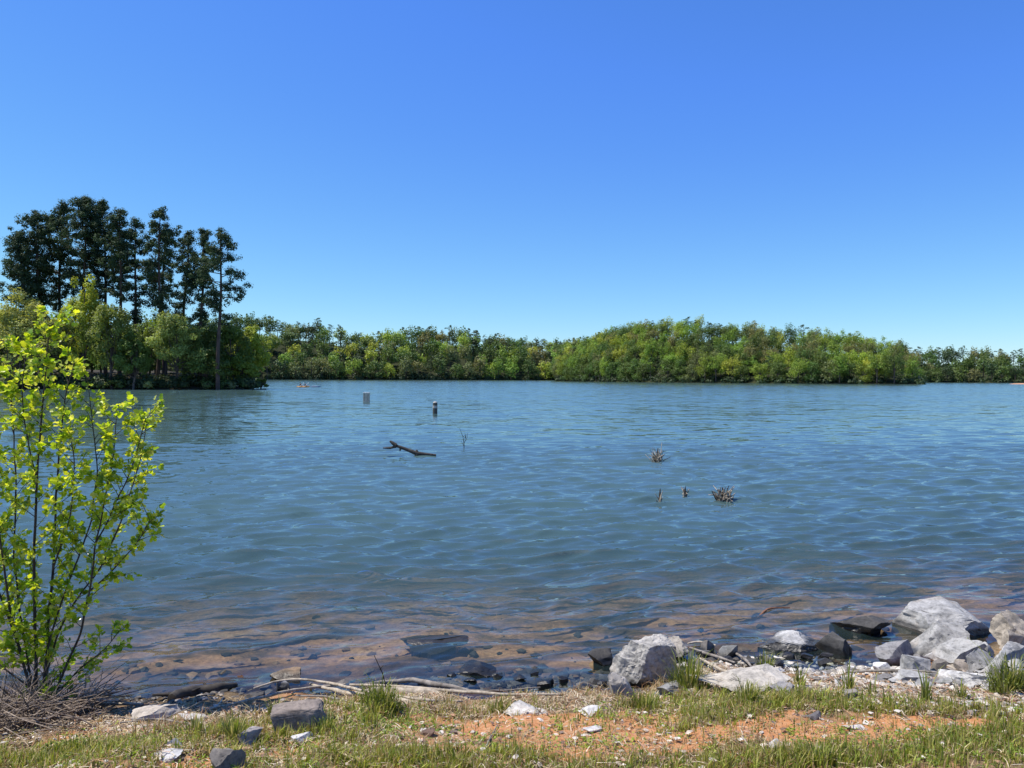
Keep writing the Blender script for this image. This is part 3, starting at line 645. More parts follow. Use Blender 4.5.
ROCKS = [
 (896, 992, 601, 650, 'biggest pale grey boulder, with a broad sloping top, at the back of the rock pile', G1, 1, 5, dict(group=pile, yoff=.25, depthk=.7)),
 (908, 978, 616, 658, 'grey boulder leaning against the front of the biggest boulder', (.28, .275, .26), 102, 5, dict(group=pile, depthk=.6)),
 (984, 1040, 608, 654, 'tan-grey pointed boulder right of the biggest boulder', TAN, 3, 5, dict(group=pile, yoff=.15, depthk=.8)),
 (986, 1040, 641, 680, 'pale grey cracked boulder cut by the right edge of the picture', G1, 4, 5, dict(group=pile, depthk=.6)),
 (934, 982, 638, 666, 'mid-sized flat-faced grey stone below the leaning boulder', G1, 5, 4, dict(group=pile)),
 (868, 916, 641, 668, 'dark wedge-shaped stone at the left foot of the rock pile', (.22, .215, .21), 6, 4, dict(group=pile)),
 (898, 932, 655, 674, 'light grey stone between the dark wedge and the pile', G1, 7, 4, dict(group=pile)),
 (958, 996, 652, 674, 'blocky grey stone low in the middle of the pile', G2, 8, 4, dict(group=pile)),
 (871, 889, 660, 672, 'small whitish stone in front of the dark wedge-shaped stone', (.58, .57, .55), 9, 3, dict(group=pile)),
 (942, 1000, 670, 693, 'low broken pale slab in front of the rock pile', (.47, .46, .44), 10, 5, dict(group=pile, flat=.2)),
 (928, 946, 660, 674, 'small dark brown stone wedged in the pile', DK, 11, 3, dict(group=pile)),
 (1004, 1036, 660, 690, 'light stone beneath the cracked boulder at the right edge', G1, 12, 4, dict(group=pile)),
 (832, 888, 616, 636, 'smooth black wet rock standing alone in the water', BLK, 13, 4, dict(group=wet)),
 (756, 826, 633, 655, 'long light-topped rock ridge lying in the shallows', (.36, .355, .34), 14, 5, dict(group=wet, ridges=.04)),
 (812, 856, 632, 655, 'blackened rock at the right end of the light-topped ridge', (.07, .068, .065), 15, 4, dict(group=wet)),
 (717, 740, 641, 660, 'small black and white stone left of the rock ridge', (.2, .2, .19), 16, 3, dict(group=wet)),
 (698, 716, 640, 656, 'dark knobbly stone right behind the tall grass tuft', (.12, .11, .10), 17, 3, dict(group=wet)),
 (611, 674, 634, 690, 'big weathered grey rock with deep slanting ridges', (.33, .315, .29), 18, 6, dict(ridges=.03, boxy=.8, depthk=.8, tilt=.12)),
 (650, 694, 636, 668, 'pale ridged rock at the upper right of the big ridged rock', (.33, .30, .25), 19, 5, dict(ridges=.025, yoff=.15)),
 (651, 692, 682, 699, 'small rippled grey stone at the foot of the big ridged rock', G2, 20, 4, dict(ridges=.03, group=bank_)),
 (606, 634, 672, 700, 'pale upright rock splinter left of the rippled stone', (.34, .31, .27), 21, 4, dict(ridges=.03, group=bank_)),
 (588, 622, 650, 668, 'black wet rock touching the left side of the ridged rock', BLK, 22, 4, dict(group=wet)),
 (708, 792, 668, 698, 'wide pale slab lying flat among the shore grass', (.38, .35, .30), 23, 5, dict(boxy=.5, flat=.22, group=bank_)),
 (770, 800, 680, 698, 'dark-faced stone at the right end of the wide pale slab', (.25, .24, .24), 24, 4, dict(group=bank_)),
 (262, 322, 706, 736, 'thick brown-grey block with dark front face beside bleached sticks', (.20, .165, .14), 25, 5, dict(group=bank_, depthk=.45, tilt=.1, boxy=.3, planes=2, rot=.12)),
 (226, 262, 728, 750, 'pale mauve-grey stone left of the thick block', (.30, .265, .245), 26, 4, dict(group=bank_)),
 (210, 246, 748, 776, 'dark grey stone at the bottom edge left of centre', (.15, .135, .12), 27, 4, dict(group=bank_)),
 (288, 312, 734, 746, 'small whitish stone in front of the thick block', (.55, .54, .52), 28, 3, dict(group=bank_)),
 (148, 184, 750, 764, 'flat pale stone near the bottom left', (.45, .44, .43), 29, 4, dict(group=bank_, flat=.2)),
 (164, 186, 740, 752, 'dark bluish stone just behind the flat pale stone', (.22, .22, .24), 30, 3, dict(group=bank_)),
 (128, 180, 705, 725, 'broad tan slab between dead brush and black log', (.42, .37, .31), 31, 5, dict(boxy=.5, group=bank_, flat=.22)),
 (176, 212, 712, 726, 'whitish flat stone right of the broad tan slab', (.52, .49, .45), 32, 4, dict(group=bank_, flat=.2)),
 (398, 468, 635, 650, 'flat rock awash with its wet top breaking the ripples', (.15, .14, .12), 33, 5, dict(group=wet, flat=.05, dz=-.035)),
 (458, 504, 664, 678, 'flat black rock barely above the shallows', BLK, 34, 4, dict(group=wet, flat=.12)),
 (505, 538, 705, 715, 'flat pale stone on the grass in the centre', (.50, .47, .42), 35, 3, dict(group=bank_, flat=.2)),
 (578, 600, 705, 717, 'light grey stone resting left of the upright splinter', (.52, .51, .49), 36, 3, dict(group=bank_)),
 (583, 604, 726, 734, 'small grey-white stone on the orange dirt', (.5, .48, .46), 37, 3, dict(group=bank_, flat=.2)),
 (420, 437, 729, 738, 'round brown stone on the orange dirt left of centre', (.13, .08, .055), 38, 3, dict(group=bank_)),
 (447, 458, 729, 735, 'tiny dark stone right of the round brown stone', (.15, .11, .09), 39, 3, dict(group=bank_)),
 (768, 784, 738, 749, 'pale rounded stone low on the grass right of centre', (.55, .52, .49), 40, 3, dict(group=bank_)),
 (846, 866, 726, 733, 'small flat white stone on the right dirt patch', (.55, .51, .46), 41, 3, dict(group=bank_, flat=.2)),
 (808, 824, 712, 721, 'small dark stone above the right dirt patch', (.13, .12, .12), 42, 3, dict(group=bank_)),
 (838, 858, 688, 702, 'brown-grey stone among the gravel below the white stone', (.22, .20, .17), 43, 3, dict(group=bank_)),
 (272, 306, 666, 682, 'rounded brown stone under shallow water behind the curved stick', (.25, .17, .10), 44, 4, dict(group=wet, dz=-.02)),
 (273, 290, 680, 692, 'small pale-topped stone in the water below the brown one', (.42, .42, .42), 45, 3, dict(group=wet)),
] + [
 (918, 944, 636, 656, 'small shadowed stone between the two biggest boulders', G2, 70, 4, dict(group=pile)),
 (974, 996, 640, 660, 'small pale stone squeezed below the tan-grey boulder', G1, 71, 4, dict(group=pile)),
 (884, 902, 650, 662, 'small tan stone behind the dark wedge-shaped stone', TAN, 72, 3, dict(group=pile)),
 (926, 946, 650, 664, 'whitish stone at the foot of the leaning boulder', (.5, .48, .45), 73, 4, dict(group=pile)),
 (900, 930, 672, 684, 'broken pale shard lying before the light grey stone', G1, 74, 3, dict(group=pile, flat=.25)),
 (1000, 1024, 628, 650, 'rough tan stone behind the cracked boulder', TAN, 75, 4, dict(group=pile)),
 (985, 1010, 676, 692, 'chipped grey stone right of the low broken slab', G2, 76, 4, dict(group=pile)),
 (955, 972, 662, 674, 'brownish stone beside the blocky grey stone', (.28, .24, .20), 77, 3, dict(group=pile)),
]
for (a, b_, c, d, lab, colr, sd, sub, kw) in ROCKS:
    rock(a, b_, c, d, lab, colr, sd, sub, **kw)
EXTRA = [(480, 668, 'wet dark cobble by the flat black rock'), (497, 676, ''), (520, 680, ''), (545, 684, ''), (562, 680, ''), (586, 688, ''), (470, 682, ''), (603, 684, ''), (640, 694, ''), (535, 673, ''), (575, 690, ''), (452, 676, '')]
for k, (x, y, _) in enumerate(EXTRA):
    w_ = [16, 13, 15, 18, 12, 15, 14, 12, 13, 11, 14, 12][k]
    o = rock(x - w_ / 2, x + w_ / 2, y - w_ * .3, y + 2, None, [BLK, (.09, .085, .08), (.06, .058, .055)][k % 3], 60 + k, 3, tagit=False)
    tag(o, 'one of the dark wet cobbles strewn along the central water edge', 'rock', 'dark cobbles along the central water edge')

r_ = np.random.default_rng(41)
for k in range(34):
    x = r_.uniform(868, 1030); y = 664 + (x - 868) * .02 + r_.uniform(-8, 26); w_ = r_.uniform(9, 21)
    o = rock(x - w_ / 2, x + w_ / 2, y - w_ * r_.uniform(.4, .7), y, None, tuple(np.array([G1, G2, (.18, .17, .16), TAN][k % 4]) * r_.uniform(.8, 1.1)), 200 + k, 3, tagit=False)
    tag(o, 'one of the small broken grey stones filling the foot of the rock pile', 'rock', 'small broken stones at the foot of the rock pile')
for k in range(16):
    x = r_.uniform(690, 850); y = 664 + r_.uniform(-10, 14); w_ = r_.uniform(8, 17)
    o = rock(x - w_ / 2, x + w_ / 2, y - w_ * .5, y, None, [(.1, .095, .09), G2, (.16, .15, .14)][k % 3], 300 + k, 3, tagit=False)
    tag(o, 'one of the small dark broken stones behind the wide pale slab', 'rock', 'small dark stones behind the wide pale slab')
# ------------------------------------------------------------------ gravel, pebbles, driftwood chips
def ico(sub=1):
    bm = bmesh.new(); bmesh.ops.create_icosphere(bm, subdivisions=sub, radius=1); bm.verts.ensure_lookup_table()
    v = np.array([x.co[:] for x in bm.verts]); f = np.array([[q.index for q in p.verts] for p in bm.faces]); bm.free(); return v, f
IV, IF = ico(1)
def pebbles(name, areas, label, cols, seed, sz=(.008, .03), maxz=9):
    r = np.random.default_rng(seed); mb = MB()
    for (px, py, sx, sy, n) in areas:
        P = hit(px, py); P2 = hit(px, py - sy); ry = max(.05, abs(P2.y - P.y)); rx = sx / F * P.y
        X = r.normal(P.x, rx * .55, n); Y = r.normal(P.y, ry * .55, n); Zg = height(X, Y)
        for x, y, z in zip(X, Y, Zg):
            if z > maxz: continue
            s = r.uniform(0, 1) ** 2.5 * (sz[1] - sz[0]) + sz[0]
            v = IV * (1 + .28 * r.normal(size=(len(IV), 1))) * np.array([s, s * r.uniform(.6, 1), s * r.uniform(.3, .6)])
            a = r.uniform(0, 6.28); ca, sa = math.cos(a), math.sin(a)
            v = np.stack([v[:, 0] * ca - v[:, 1] * sa, v[:, 0] * sa + v[:, 1] * ca, v[:, 2]], 1) + [x, y, z + s * .15]
            mb.add(v, IF, 0, np.array(cols[r.integers(len(cols))]) * r.uniform(.7, 1.2))
    tag(mb.obj(name, [M_tint], smooth=False, colors=True), label, 'gravel', kind='stuff')
pebbles('gravel', [(880, 688, 110, 14, 900), (960, 680, 60, 10, 300), (820, 672, 70, 12, 420), (720, 668, 50, 12, 260), (760, 660, 90, 8, 180), (900, 674, 60, 8, 260), (700, 690, 60, 10, 150), (990, 700, 50, 8, 200)],
        'pale broken gravel and shards below the rock pile', [(.5, .47, .42), (.42, .41, .40), (.55, .50, .42), (.3, .27, .23), (.2, .18, .16)], 1, (.006, .04))
pebbles('wet_gravel', [(520, 680, 70, 8, 650), (600, 684, 60, 8, 380), (440, 684, 50, 6, 220), (350, 690, 60, 5, 160), (560, 672, 60, 7, 200), (200, 698, 70, 6, 160), (150, 700, 50, 8, 130), (800, 655, 70, 5, 160), (680, 655, 50, 6, 120)],
        'small black wet pebbles along the central water edge', [(.05, .048, .045), (.09, .085, .08), (.14, .12, .1), (.03, .03, .03), (.25, .23, .21)], 2, (.006, .032))
pebbles('pebbles', [(500, 730, 400, 25, 240), (800, 725, 200, 20, 260), (300, 740, 200, 20, 160), (150, 735, 100, 18, 90), (600, 715, 200, 10, 120)],
        'scattered small stones and clods on the bank', [(.45, .42, .38), (.5, .3, .2), (.3, .22, .16), (.2, .15, .12)], 3, (.004, .018))

pebbles('submerged_stones', [(500, 640, 420, 34, 200), (150, 665, 130, 24, 60), (820, 640, 200, 20, 130), (520, 674, 160, 12, 260), (250, 680, 150, 10, 70)],
        'brown and dark stones lying under the shallow water', [(.20, .13, .08), (.10, .08, .055), (.05, .045, .04), (.30, .19, .11), (.07, .065, .06)], 4, (.012, .065), maxz=-.045)
pebbles('shore_rubble', [(520, 677, 90, 6, 90), (440, 680, 60, 5, 40), (600, 680, 50, 6, 60), (360, 684, 60, 5, 40), (560, 668, 60, 5, 40), (690, 652, 40, 5, 40), (220, 692, 60, 5, 40), (745, 662, 40, 5, 50)],
        'broken black wet rubble breaking the water surface along the edge', [(.05, .048, .045), (.08, .075, .07), (.12, .11, .1)], 14, (.02, .075))
# straw, twigs and dead leaves lying flat
def litter(name, areas, label, cols, seed, ln=(.015, .10), w=.0015, cat='debris', flatness=.2):
    r = np.random.default_rng(seed); Vs = []; Cs = []
    for (px, py, sx, sy, n) in areas:
        P = hit(px, py); P2 = hit(px, py - sy); ry = max(.05, abs(P2.y - P.y)); rx = sx / F * P.y
        X = r.normal(P.x, rx * .6, n); Y = r.normal(P.y, ry * .6, n)
        kk = r.uniform(0, 1, n) > bareness(X, Y) * .45; X = X[kk]; Y = Y[kk]; n = len(X)
        L = r.uniform(ln[0], ln[1], n); a = r.uniform(0, np.pi, n) * .9
        d = np.stack([np.cos(a), np.sin(a), r.normal(0, flatness, n)], 1); Z0 = height(X, Y) + .006 + r.uniform(0, .018, n)
        c = np.stack([X, Y, Z0], 1); side = np.cross(d, [0, 0, 1.]); side /= np.linalg.norm(side, axis=1)[:, None]
        ww = (w * r.uniform(.6, 1.8, n))[:, None]
        mid = c + np.stack([r.normal(0, .1, n) * L, r.normal(0, .1, n) * L, .1 * L], 1)
        p0 = c - d * L[:, None] / 2; p1 = c + d * L[:, None] / 2
        p0[:, 2] = np.maximum(p0[:, 2], height(p0[:, 0], p0[:, 1]) + .003); p1[:, 2] = np.maximum(p1[:, 2], height(p1[:, 0], p1[:, 1]) + .003)
        V = np.stack([p0 - side * ww, p0 + side * ww, mid + side * ww, mid - side * ww, p1 + side * ww * .5, p1 - side * ww * .5], 1)
        col = np.array(cols)[r.integers(len(cols), size=n)] * r.uniform(.65, 1.2, (n, 1))
        Vs.append(V.reshape(-1, 3)); Cs.append(np.repeat(col, 6, axis=0))
    V = np.concatenate(Vs); n = len(V) // 6; i = np.arange(n)[:, None] * 6
    f = np.concatenate([i + [0, 1, 2, 3], i + [3, 2, 4, 5]]); mb = MB(); mb.add(V, f, 0, np.concatenate(Cs))
    tag(mb.obj(name, [M_tint], smooth=False, colors=True), label, cat, kind='stuff')
litter('straw', [(512, 738, 620, 30, 5500), (200, 735, 160, 22, 5000), (450, 704, 140, 8, 2600), (640, 708, 90, 12, 2200), (800, 690, 150, 10, 2200), (140, 722, 70, 10, 1800), (930, 700, 90, 10, 1200), (720, 672, 30, 10, 800)],
       'dry straw and dead grass littering the bank', [(.40, .30, .17), (.50, .40, .25), (.28, .19, .11), (.38, .20, .10), (.58, .50, .37), (.13, .09, .06)], 5)
litter('dead_leaves', [(512, 738, 600, 30, 1100), (160, 725, 90, 15, 500), (930, 700, 90, 10, 300), (890, 690, 100, 12, 450)],
       'dead leaf and bark scraps littering the bank', [(.35, .2, .12), (.5, .42, .33), (.55, .5, .44), (.16, .10, .07)], 6, (.015, .04), .009)

# ------------------------------------------------------------------ grass
def grass(name, areas, label, seed, green, hgt=(.025, .075), width=.0026, bare=True, lean=.35):
    r = np.random.default_rng(seed); Vs = []; Cs = []
    for (px, py, sx, sy, n, hk) in areas:
        P = hit(px, py); P2 = hit(px, py - sy); ry = max(.04, abs(P2.y - P.y)); rx = sx / F * P.y
        # blades grow in tufts
        nt_ = max(1, n // 14); tx = r.normal(P.x, rx * .6, nt_); ty = r.normal(P.y, ry * .6, nt_); th = r.uniform(.35, 1.6, nt_)
        k = r.integers(nt_, size=n); X = tx[k] + r.normal(0, .018, n); Y = ty[k] + r.normal(0, .016, n); hh = th[k]
        p3 = np.stack([X * 1.6, Y * 2.4, X * 0], 1); keep = vnoise(p3, 77) * .5 + .5 + .35 > r.uniform(0, 1, n)
        if bare:
            keep &= r.uniform(0, 1, n) > bareness(X, Y) * .84
        s = shore_y(X) - Y; keep &= s > .03
        X, Y, hh = X[keep], Y[keep], hh[keep]; m = len(X)
        Hh = r.uniform(hgt[0], hgt[1], m) * hk * hh; a = r.uniform(0, 2 * np.pi, m); ln = np.abs(r.normal(0, lean, m))
        z = height(X, Y) - .004; p = np.stack([X, Y, z], 1)
        d = np.stack([np.cos(a), np.sin(a), 0 * a], 1); sd = np.stack([-np.sin(a + r.normal(0, .6, m)), np.cos(a), 0 * a], 1)
        w = (width * r.uniform(.7, 1.5, m) * (1 + .35 * (hk - 1)))[:, None]
        m1 = p + d * (ln * Hh * .3)[:, None] + [0, 0, 1] * (Hh * .55)[:, None]
        tp = p + d * (ln * Hh * 1.1)[:, None] + [0, 0, 1] * (Hh * (1 - .25 * ln))[:, None]
        V = np.stack([p - sd * w, p + sd * w, m1 + sd * w * .8, m1 - sd * w * .8, tp + sd * w * .12, tp - sd * w * .12], 1)
        c = np.array(green)[r.integers(len(green), size=m)] * r.uniform(.7, 1.25, (m, 1))
        Vs.append(V.reshape(-1, 3)); Cs.append(np.repeat(c, 6, axis=0))
    V = np.concatenate(Vs); n = len(V) // 6; i = np.arange(n)[:, None] * 6
    f = np.concatenate([i + [0, 1, 2, 3], i + [3, 2, 4, 5]]); mb = MB(); mb.add(V, f, 0, np.concatenate(Cs))
    tag(mb.obj(name, [M_blade], smooth=False, colors=True), label, 'grass', kind='stuff')
GR = [(.26, .31, .04), (.34, .38, .06), (.17, .23, .035), (.42, .41, .10), (.50, .42, .18), (.34, .25, .11)]
def weeds(areas, seed):
    r = np.random.default_rng(seed); mb = MB()
    for (px, py, sx, sy, n) in areas:
        P = hit(px, py); P2 = hit(px, py - sy); ry = max(.04, abs(P2.y - P.y)); rx = sx / F * P.y
        for _ in range(n):
            x = r.normal(P.x, rx * .6); y = r.normal(P.y, ry * .6)
            if shore_y(x) - y < .08: continue
            k = r.integers(8, 26); rad = r.uniform(.015, .05); c = np.array([x, y, H(x, y)]) + np.stack([r.normal(0, rad, k), r.normal(0, rad, k), r.uniform(.002, .7 * rad + .006, k)], 1)
            v, f = quads(c, r.normal(size=(k, 3)) * .5 + [0, 0, 1], r.uniform(.005, .011), r); base = np.array([(.22, .32, .04), (.30, .38, .05), (.14, .22, .03)][r.integers(3)])
            mb.add(v, f, 0, base * r.uniform(.8, 1.2))
    tag(mb.obj('weeds', [M_blade], smooth=False, colors=True), 'small leafy weeds and clover growing through the bank turf', 'weeds', kind='stuff')
weeds([(512, 750, 620, 24, 420), (100, 752, 110, 12, 160), (390, 725, 60, 14, 90), (800, 705, 200, 8, 150), (950, 745, 100, 16, 110), (660, 708, 70, 8, 60), (260, 742, 80, 12, 80)], 31)
DRY = [(.42, .34, .19), (.36, .26, .14), (.50, .42, .27), (.30, .17, .10)]
grass('grass', [(512, 764, 640, 12, 17000, .8), (60, 762, 110, 12, 7000, .9), (130, 752, 120, 8, 2600, .8), (512, 742, 640, 26, 12000, .6), (900, 712, 150, 9, 3800, 1.0), (760, 708, 90, 9, 4500, 1.0), (960, 742, 110, 16, 5000, .9),
                (690, 700, 70, 8, 2400, 1.0), (500, 712, 80, 9, 2600, .9), (600, 720, 60, 8, 1500, .8), (390, 722, 60, 12, 3400, 1.1), (300, 742, 60, 10, 2200, 1), (240, 735, 40, 10, 1600, 1), (700, 722, 60, 9, 1400, .9), (420, 760, 140, 8, 3000, 1), (820, 762, 100, 8, 3500, 1.1), (800, 696, 60, 6, 1200, 1)],
      'short spring grass growing over the bank', 8, GR)
grass('dead_grass', [(512, 750, 640, 22, 11000, .8), (640, 700, 60, 9, 1800, 1.1), (450, 712, 120, 10, 2600, .9), (170, 730, 100, 12, 2600, 1.1), (800, 715, 200, 12, 3500, .7), (600, 744, 100, 8, 1500, .7)],
      'dry brown grass mixed through the bank turf', 9, DRY, bare=True, lean=.7)
# taller clumps one can tell apart
def tuft(px, py, wpx, hpx, label, seed, n=220, cols=GR, weedy=False):
    r = np.random.default_rng(seed); P = hit(px, py); w = wpx / 2 / F * P.y; h = hpx / F * P.y
    Vs = []; Cs = []
    a = r.uniform(0, 2 * np.pi, n); rr = r.uniform(0, 1, n) ** .6 * w
    X = P.x + rr * np.cos(a) * .8; Y = P.y + rr * np.sin(a) * .5
    z = height(X, Y) - .01; p = np.stack([X - P.x, Y - P.y, z - P.z], 1)
    Hh = h * r.uniform(.35, 1.05, n) * (1 - .45 * (rr / w) ** 2); out = np.stack([np.cos(a), np.sin(a), 0 * a], 1) + r.normal(size=(n, 3)) * [.5, .5, 0]
    ln = r.uniform(.05, .45, n); sd = np.cross(out, [0, 0, 1.]); sd /= np.linalg.norm(sd, axis=1)[:, None]; wd = (.0028 * r.uniform(.7, 1.5, n))[:, None]
    P0 = p; P1 = p + out * (Hh * ln * .25)[:, None] + [0, 0, 1] * (Hh * .5)[:, None]; P2 = p + out * (Hh * ln * .7)[:, None] + [0, 0, 1] * (Hh * .88)[:, None]; P3 = p + out * (Hh * ln * 1.1)[:, None] + [0, 0, 1] * Hh[:, None]
    V = np.stack([P0 - sd * wd, P0 + sd * wd, P1 + sd * wd, P1 - sd * wd, P2 + sd * wd * .7, P2 - sd * wd * .7, P3 + sd * wd * .1, P3 - sd * wd * .1], 1)
    c = np.array(cols)[r.integers(len(cols), size=n)] * r.uniform(.7, 1.25, (n, 1))
    i = np.arange(n)[:, None] * 8; mb = MB(); mb.add(V.reshape(-1, 3), np.concatenate([i + [0, 1, 2, 3], i + [3, 2, 4, 5], i + [5, 4, 6, 7]]), 0, np.repeat(c, 8, axis=0))
    if weedy:
        q = r.integers(n, size=n * 2); s = r.uniform(.3, 1, n * 2)[:, None]; C = (P0[q] * (1 - s) + P3[q] * s); v, f = quads(C, r.normal(size=(n * 2, 3)) + [0, 0, .5], .008, r)
        mb.add(v, f, 0, np.repeat(np.array(cols)[r.integers(2, size=n * 2)], 4, axis=0))
    o = mb.obj('grass_tuft', [M_blade], smooth=False, colors=True); o.location = P
    tag(o, label, 'grass tuft', 'taller grass tufts on the bank')
TG = [(.17, .21, .035), (.23, .27, .05), (.30, .32, .08), (.42, .38, .18), (.12, .16, .03)]
TUFTS = [(688, 692, 46, 46, 'tallest grass tuft, standing right of the big ridged rock', 300), (381, 712, 50, 36, 'leafy weed clump rising from the bleached sticks', 260), (746, 706, 30, 30, 'grass tuft growing in front of the wide pale slab', 130),
         (765, 672, 22, 26, 'thin grass tuft behind the wide pale slab', 70), (800, 688, 12, 30, 'narrow spiky tuft right of the wide pale slab', 40), (848, 692, 14, 36, 'narrow spiky tuft left of the pale gravel', 45), (872, 696, 8, 30, 'slender grass spray in the middle of the gravel', 24),
         (926, 704, 14, 40, 'slender tuft with one tall blade in front of the low broken slab', 40), (1008, 694, 46, 44, 'dense green tuft by the cracked boulder at the right edge', 240), (960, 700, 20, 24, 'short tuft left of the dense right-edge tuft', 60),
         (235, 742, 30, 34, 'green tuft left of the thick brown-grey block', 150), (500, 712, 24, 20, 'little tuft right of the bleached sticks', 70), (70, 756, 60, 22, 'bushy low tuft under the dead brush', 180), (815, 765, 60, 24, 'bright tuft at the bottom edge right of centre', 220),
         (640, 712, 50, 26, 'ragged tuft below the upright rock splinter', 160), (275, 720, 20, 30, 'thin tuft just left of the thick block', 60), (196, 738, 30, 26, 'yellowing tuft near the dark bluish stone', 100), (325, 735, 30, 24, 'tuft at the right end of the thick block', 100)]
for k, (px, py, w_, h_, lab, nn) in enumerate(TUFTS): tuft(px, py, w_, h_, lab, 500 + k, nn, TG, weedy=(k in (1, 8, 12)))

# ------------------------------------------------------------------ sticks
def stick(pts, rad, label, m, name='driftwood', lift=.012, group=None, zs=None, wob=.004, n=8, twigs=0, cat='driftwood'):
    P = []
    for i, (px, py) in enumerate(pts):
        h_ = hit(px, py); P.append(np.array(h_))
    P = np.array(P)
    if zs is not None: P[:, 2] += np.array(zs)
    # resample
    L = np.concatenate([[0], np.cumsum(np.linalg.norm(np.diff(P, axis=0), axis=1))]); k = max(8, int(L[-1] / .05))
    s = np.linspace(0, L[-1], k); Q = np.stack([np.interp(s, L, P[:, j]) for j in range(3)], 1)
    for _ in range(3): Q[1:-1] = (Q[:-2] + 2 * Q[1:-1] + Q[2:]) / 4
    r = np.random.default_rng(int(pts[0][0] * 7 + pts[0][1])); Q += wob * np.stack([vnoise(Q * 9 + j * 13, 5) for j in range(3)], 1)
    Q[:, 2] += lift
    rr = np.interp(np.linspace(0, 1, k), np.linspace(0, 1, len(rad)), rad) * (1 + .15 * vnoise(Q * 25, 3))
    mb = MB(); o0 = Q[0].copy(); mb.tube(Q - o0, rr, n)
    for t_ in range(twigs):
        i = r.integers(2, k - 2); d = r.normal(size=3) * [.1, .1, .05]; d[2] = abs(d[2])
        mb.tube([Q[i] - o0, Q[i] - o0 + d * .6, Q[i] - o0 + d + [0, 0, .01]], [rr[i] * .5, rr[i] * .35, rr[i] * .15], 5)
    o = mb.obj(name, [m]); o.location = o0; tag(o, label, cat, group); return o
DG = 'bleached driftwood along the central bank'
stick([(365, 688), (400, 685), (440, 690), (475, 697)], [.008, .02, .022, .008], 'rough brown driftwood piece just behind the thickest pole', M_greywood, group=DG, wob=.015, lift=.03)
stick([(395, 700), (430, 706), (462, 706)], [.006, .012, .006], 'short bleached piece under the thin long branch', M_wood, group=DG, lift=.03, twigs=2)
stick([(296, 700), (325, 702), (352, 708)], [.005, .009, .005], 'grey stick left of the crossing branch', M_greywood, group=DG, lift=.03)
stick([(450, 694), (500, 696), (540, 692)], [.007, .010, .005], 'brownish stick lying against the pebbles in the centre', M_greywood, group=DG, lift=.03, twigs=2)
stick([(120, 728), (160, 724), (196, 730)], [.005, .008, .004], 'grey stick below the broad tan slab', M_greywood, group=DG, lift=.03, twigs=2)
stick([(344, 696), (390, 692), (430, 695), (468, 702)], [.012, .03, .035, .022], 'thickest bleached driftwood pole in the centre, its bark peeling', M_wood, group=DG, wob=.012)
stick([(310, 688), (350, 697), (400, 703), (440, 712)], [.010, .016, .018, .01], 'bleached branch crossing in front of the thickest pole', M_wood, group=DG, lift=.02)
stick([(350, 690), (400, 691), (450, 696), (510, 700), (560, 700)], [.01, .013, .012, .007], 'long thin bleached branch running right toward the pebbles', M_wood, group=DG, lift=.035)
stick([(330, 705), (370, 708), (410, 711)], [.006, .008, .004], 'short pale stick in front of the branches', M_wood, group=DG, lift=.02)
stick([(202, 717), (250, 706), (300, 694), (345, 690)], [.006, .010, .011, .008], 'long bleached stem sloping behind the thick block', M_wood, group=DG, lift=.04)
stick([(254, 696), (275, 690), (300, 688), (330, 691), (362, 700)], [.007, .01, .012, .01], 'gently arched bleached stem nearest the water', M_wood, group=DG, lift=.06)
stick([(70, 713), (105, 712), (142, 712)], [.006, .010, .006], 'straight pale stick beside the dead brush', M_wood, group=DG, lift=.05)
stick([(205, 720), (216, 726), (222, 734)], [.004, .006, .004], 'short tan twig below the sloping stem', M_wood, group=DG)
stick([(484, 754), (490, 742), (498, 727)], [.007, .006, .004], 'lone pale twig lying on the orange dirt', M_greywood, group=DG, lift=.012)
stick([(846, 677), (880, 675), (915, 675), (942, 678)], [.008, .011, .010, .006], 'dark brown branch lying along the gravel', M_greywood, 'driftwood', lift=.03)
stick([(172, 702), (195, 696), (220, 692), (236, 687)], [.035, .045, .04, .018], 'black wet log lying at the left water edge', M_darkwood, 'driftwood', lift=.03, wob=.02, twigs=4)
for k, (p, lab) in enumerate([([(700, 664), (722, 676), (745, 682)], 'pale splintered branch right of the tallest grass tuft'), ([(690, 652), (712, 660), (735, 668)], 'thin grey branch above the splintered one'), ([(688, 648), (700, 646), (716, 650)], 'short tan branch among dark knobbly stones'), ([(730, 655), (745, 664), (752, 672)], 'slanting grey twig beside the black and white stone')]):
    stick(p, [.008, .014, .007], lab, [M_wood, M_greywood][k % 2], group='driftwood between the ridged rock and the pale slab', lift=.04)
stick([(757, 616), (768, 611), (790, 609)], [.010, .010, .006], 'small brown curved stick poking from the shallows', bark_material('red_bark', (.10, .04, .02), (.22, .10, .05), 20), 'driftwood', zs=[-.03, .02, .0], lift=.01)
# upright bare twig
P0 = hit(388, 692); mb = MB(); T = at(374, 655, P0.y) - P0
mb.tube([(0, 0, -.03), T * .5 + Vector((.012, 0, 0)), T], [.006, .004, .002], 6); mb.tube([T * .6, T * .6 + Vector((.03, 0, .035))], [.003, .001], 4)
o = mb.obj('twig', [M_darkwood]); o.location = P0; tag(o, 'bare dark twig standing upright at the central water edge', 'twig')
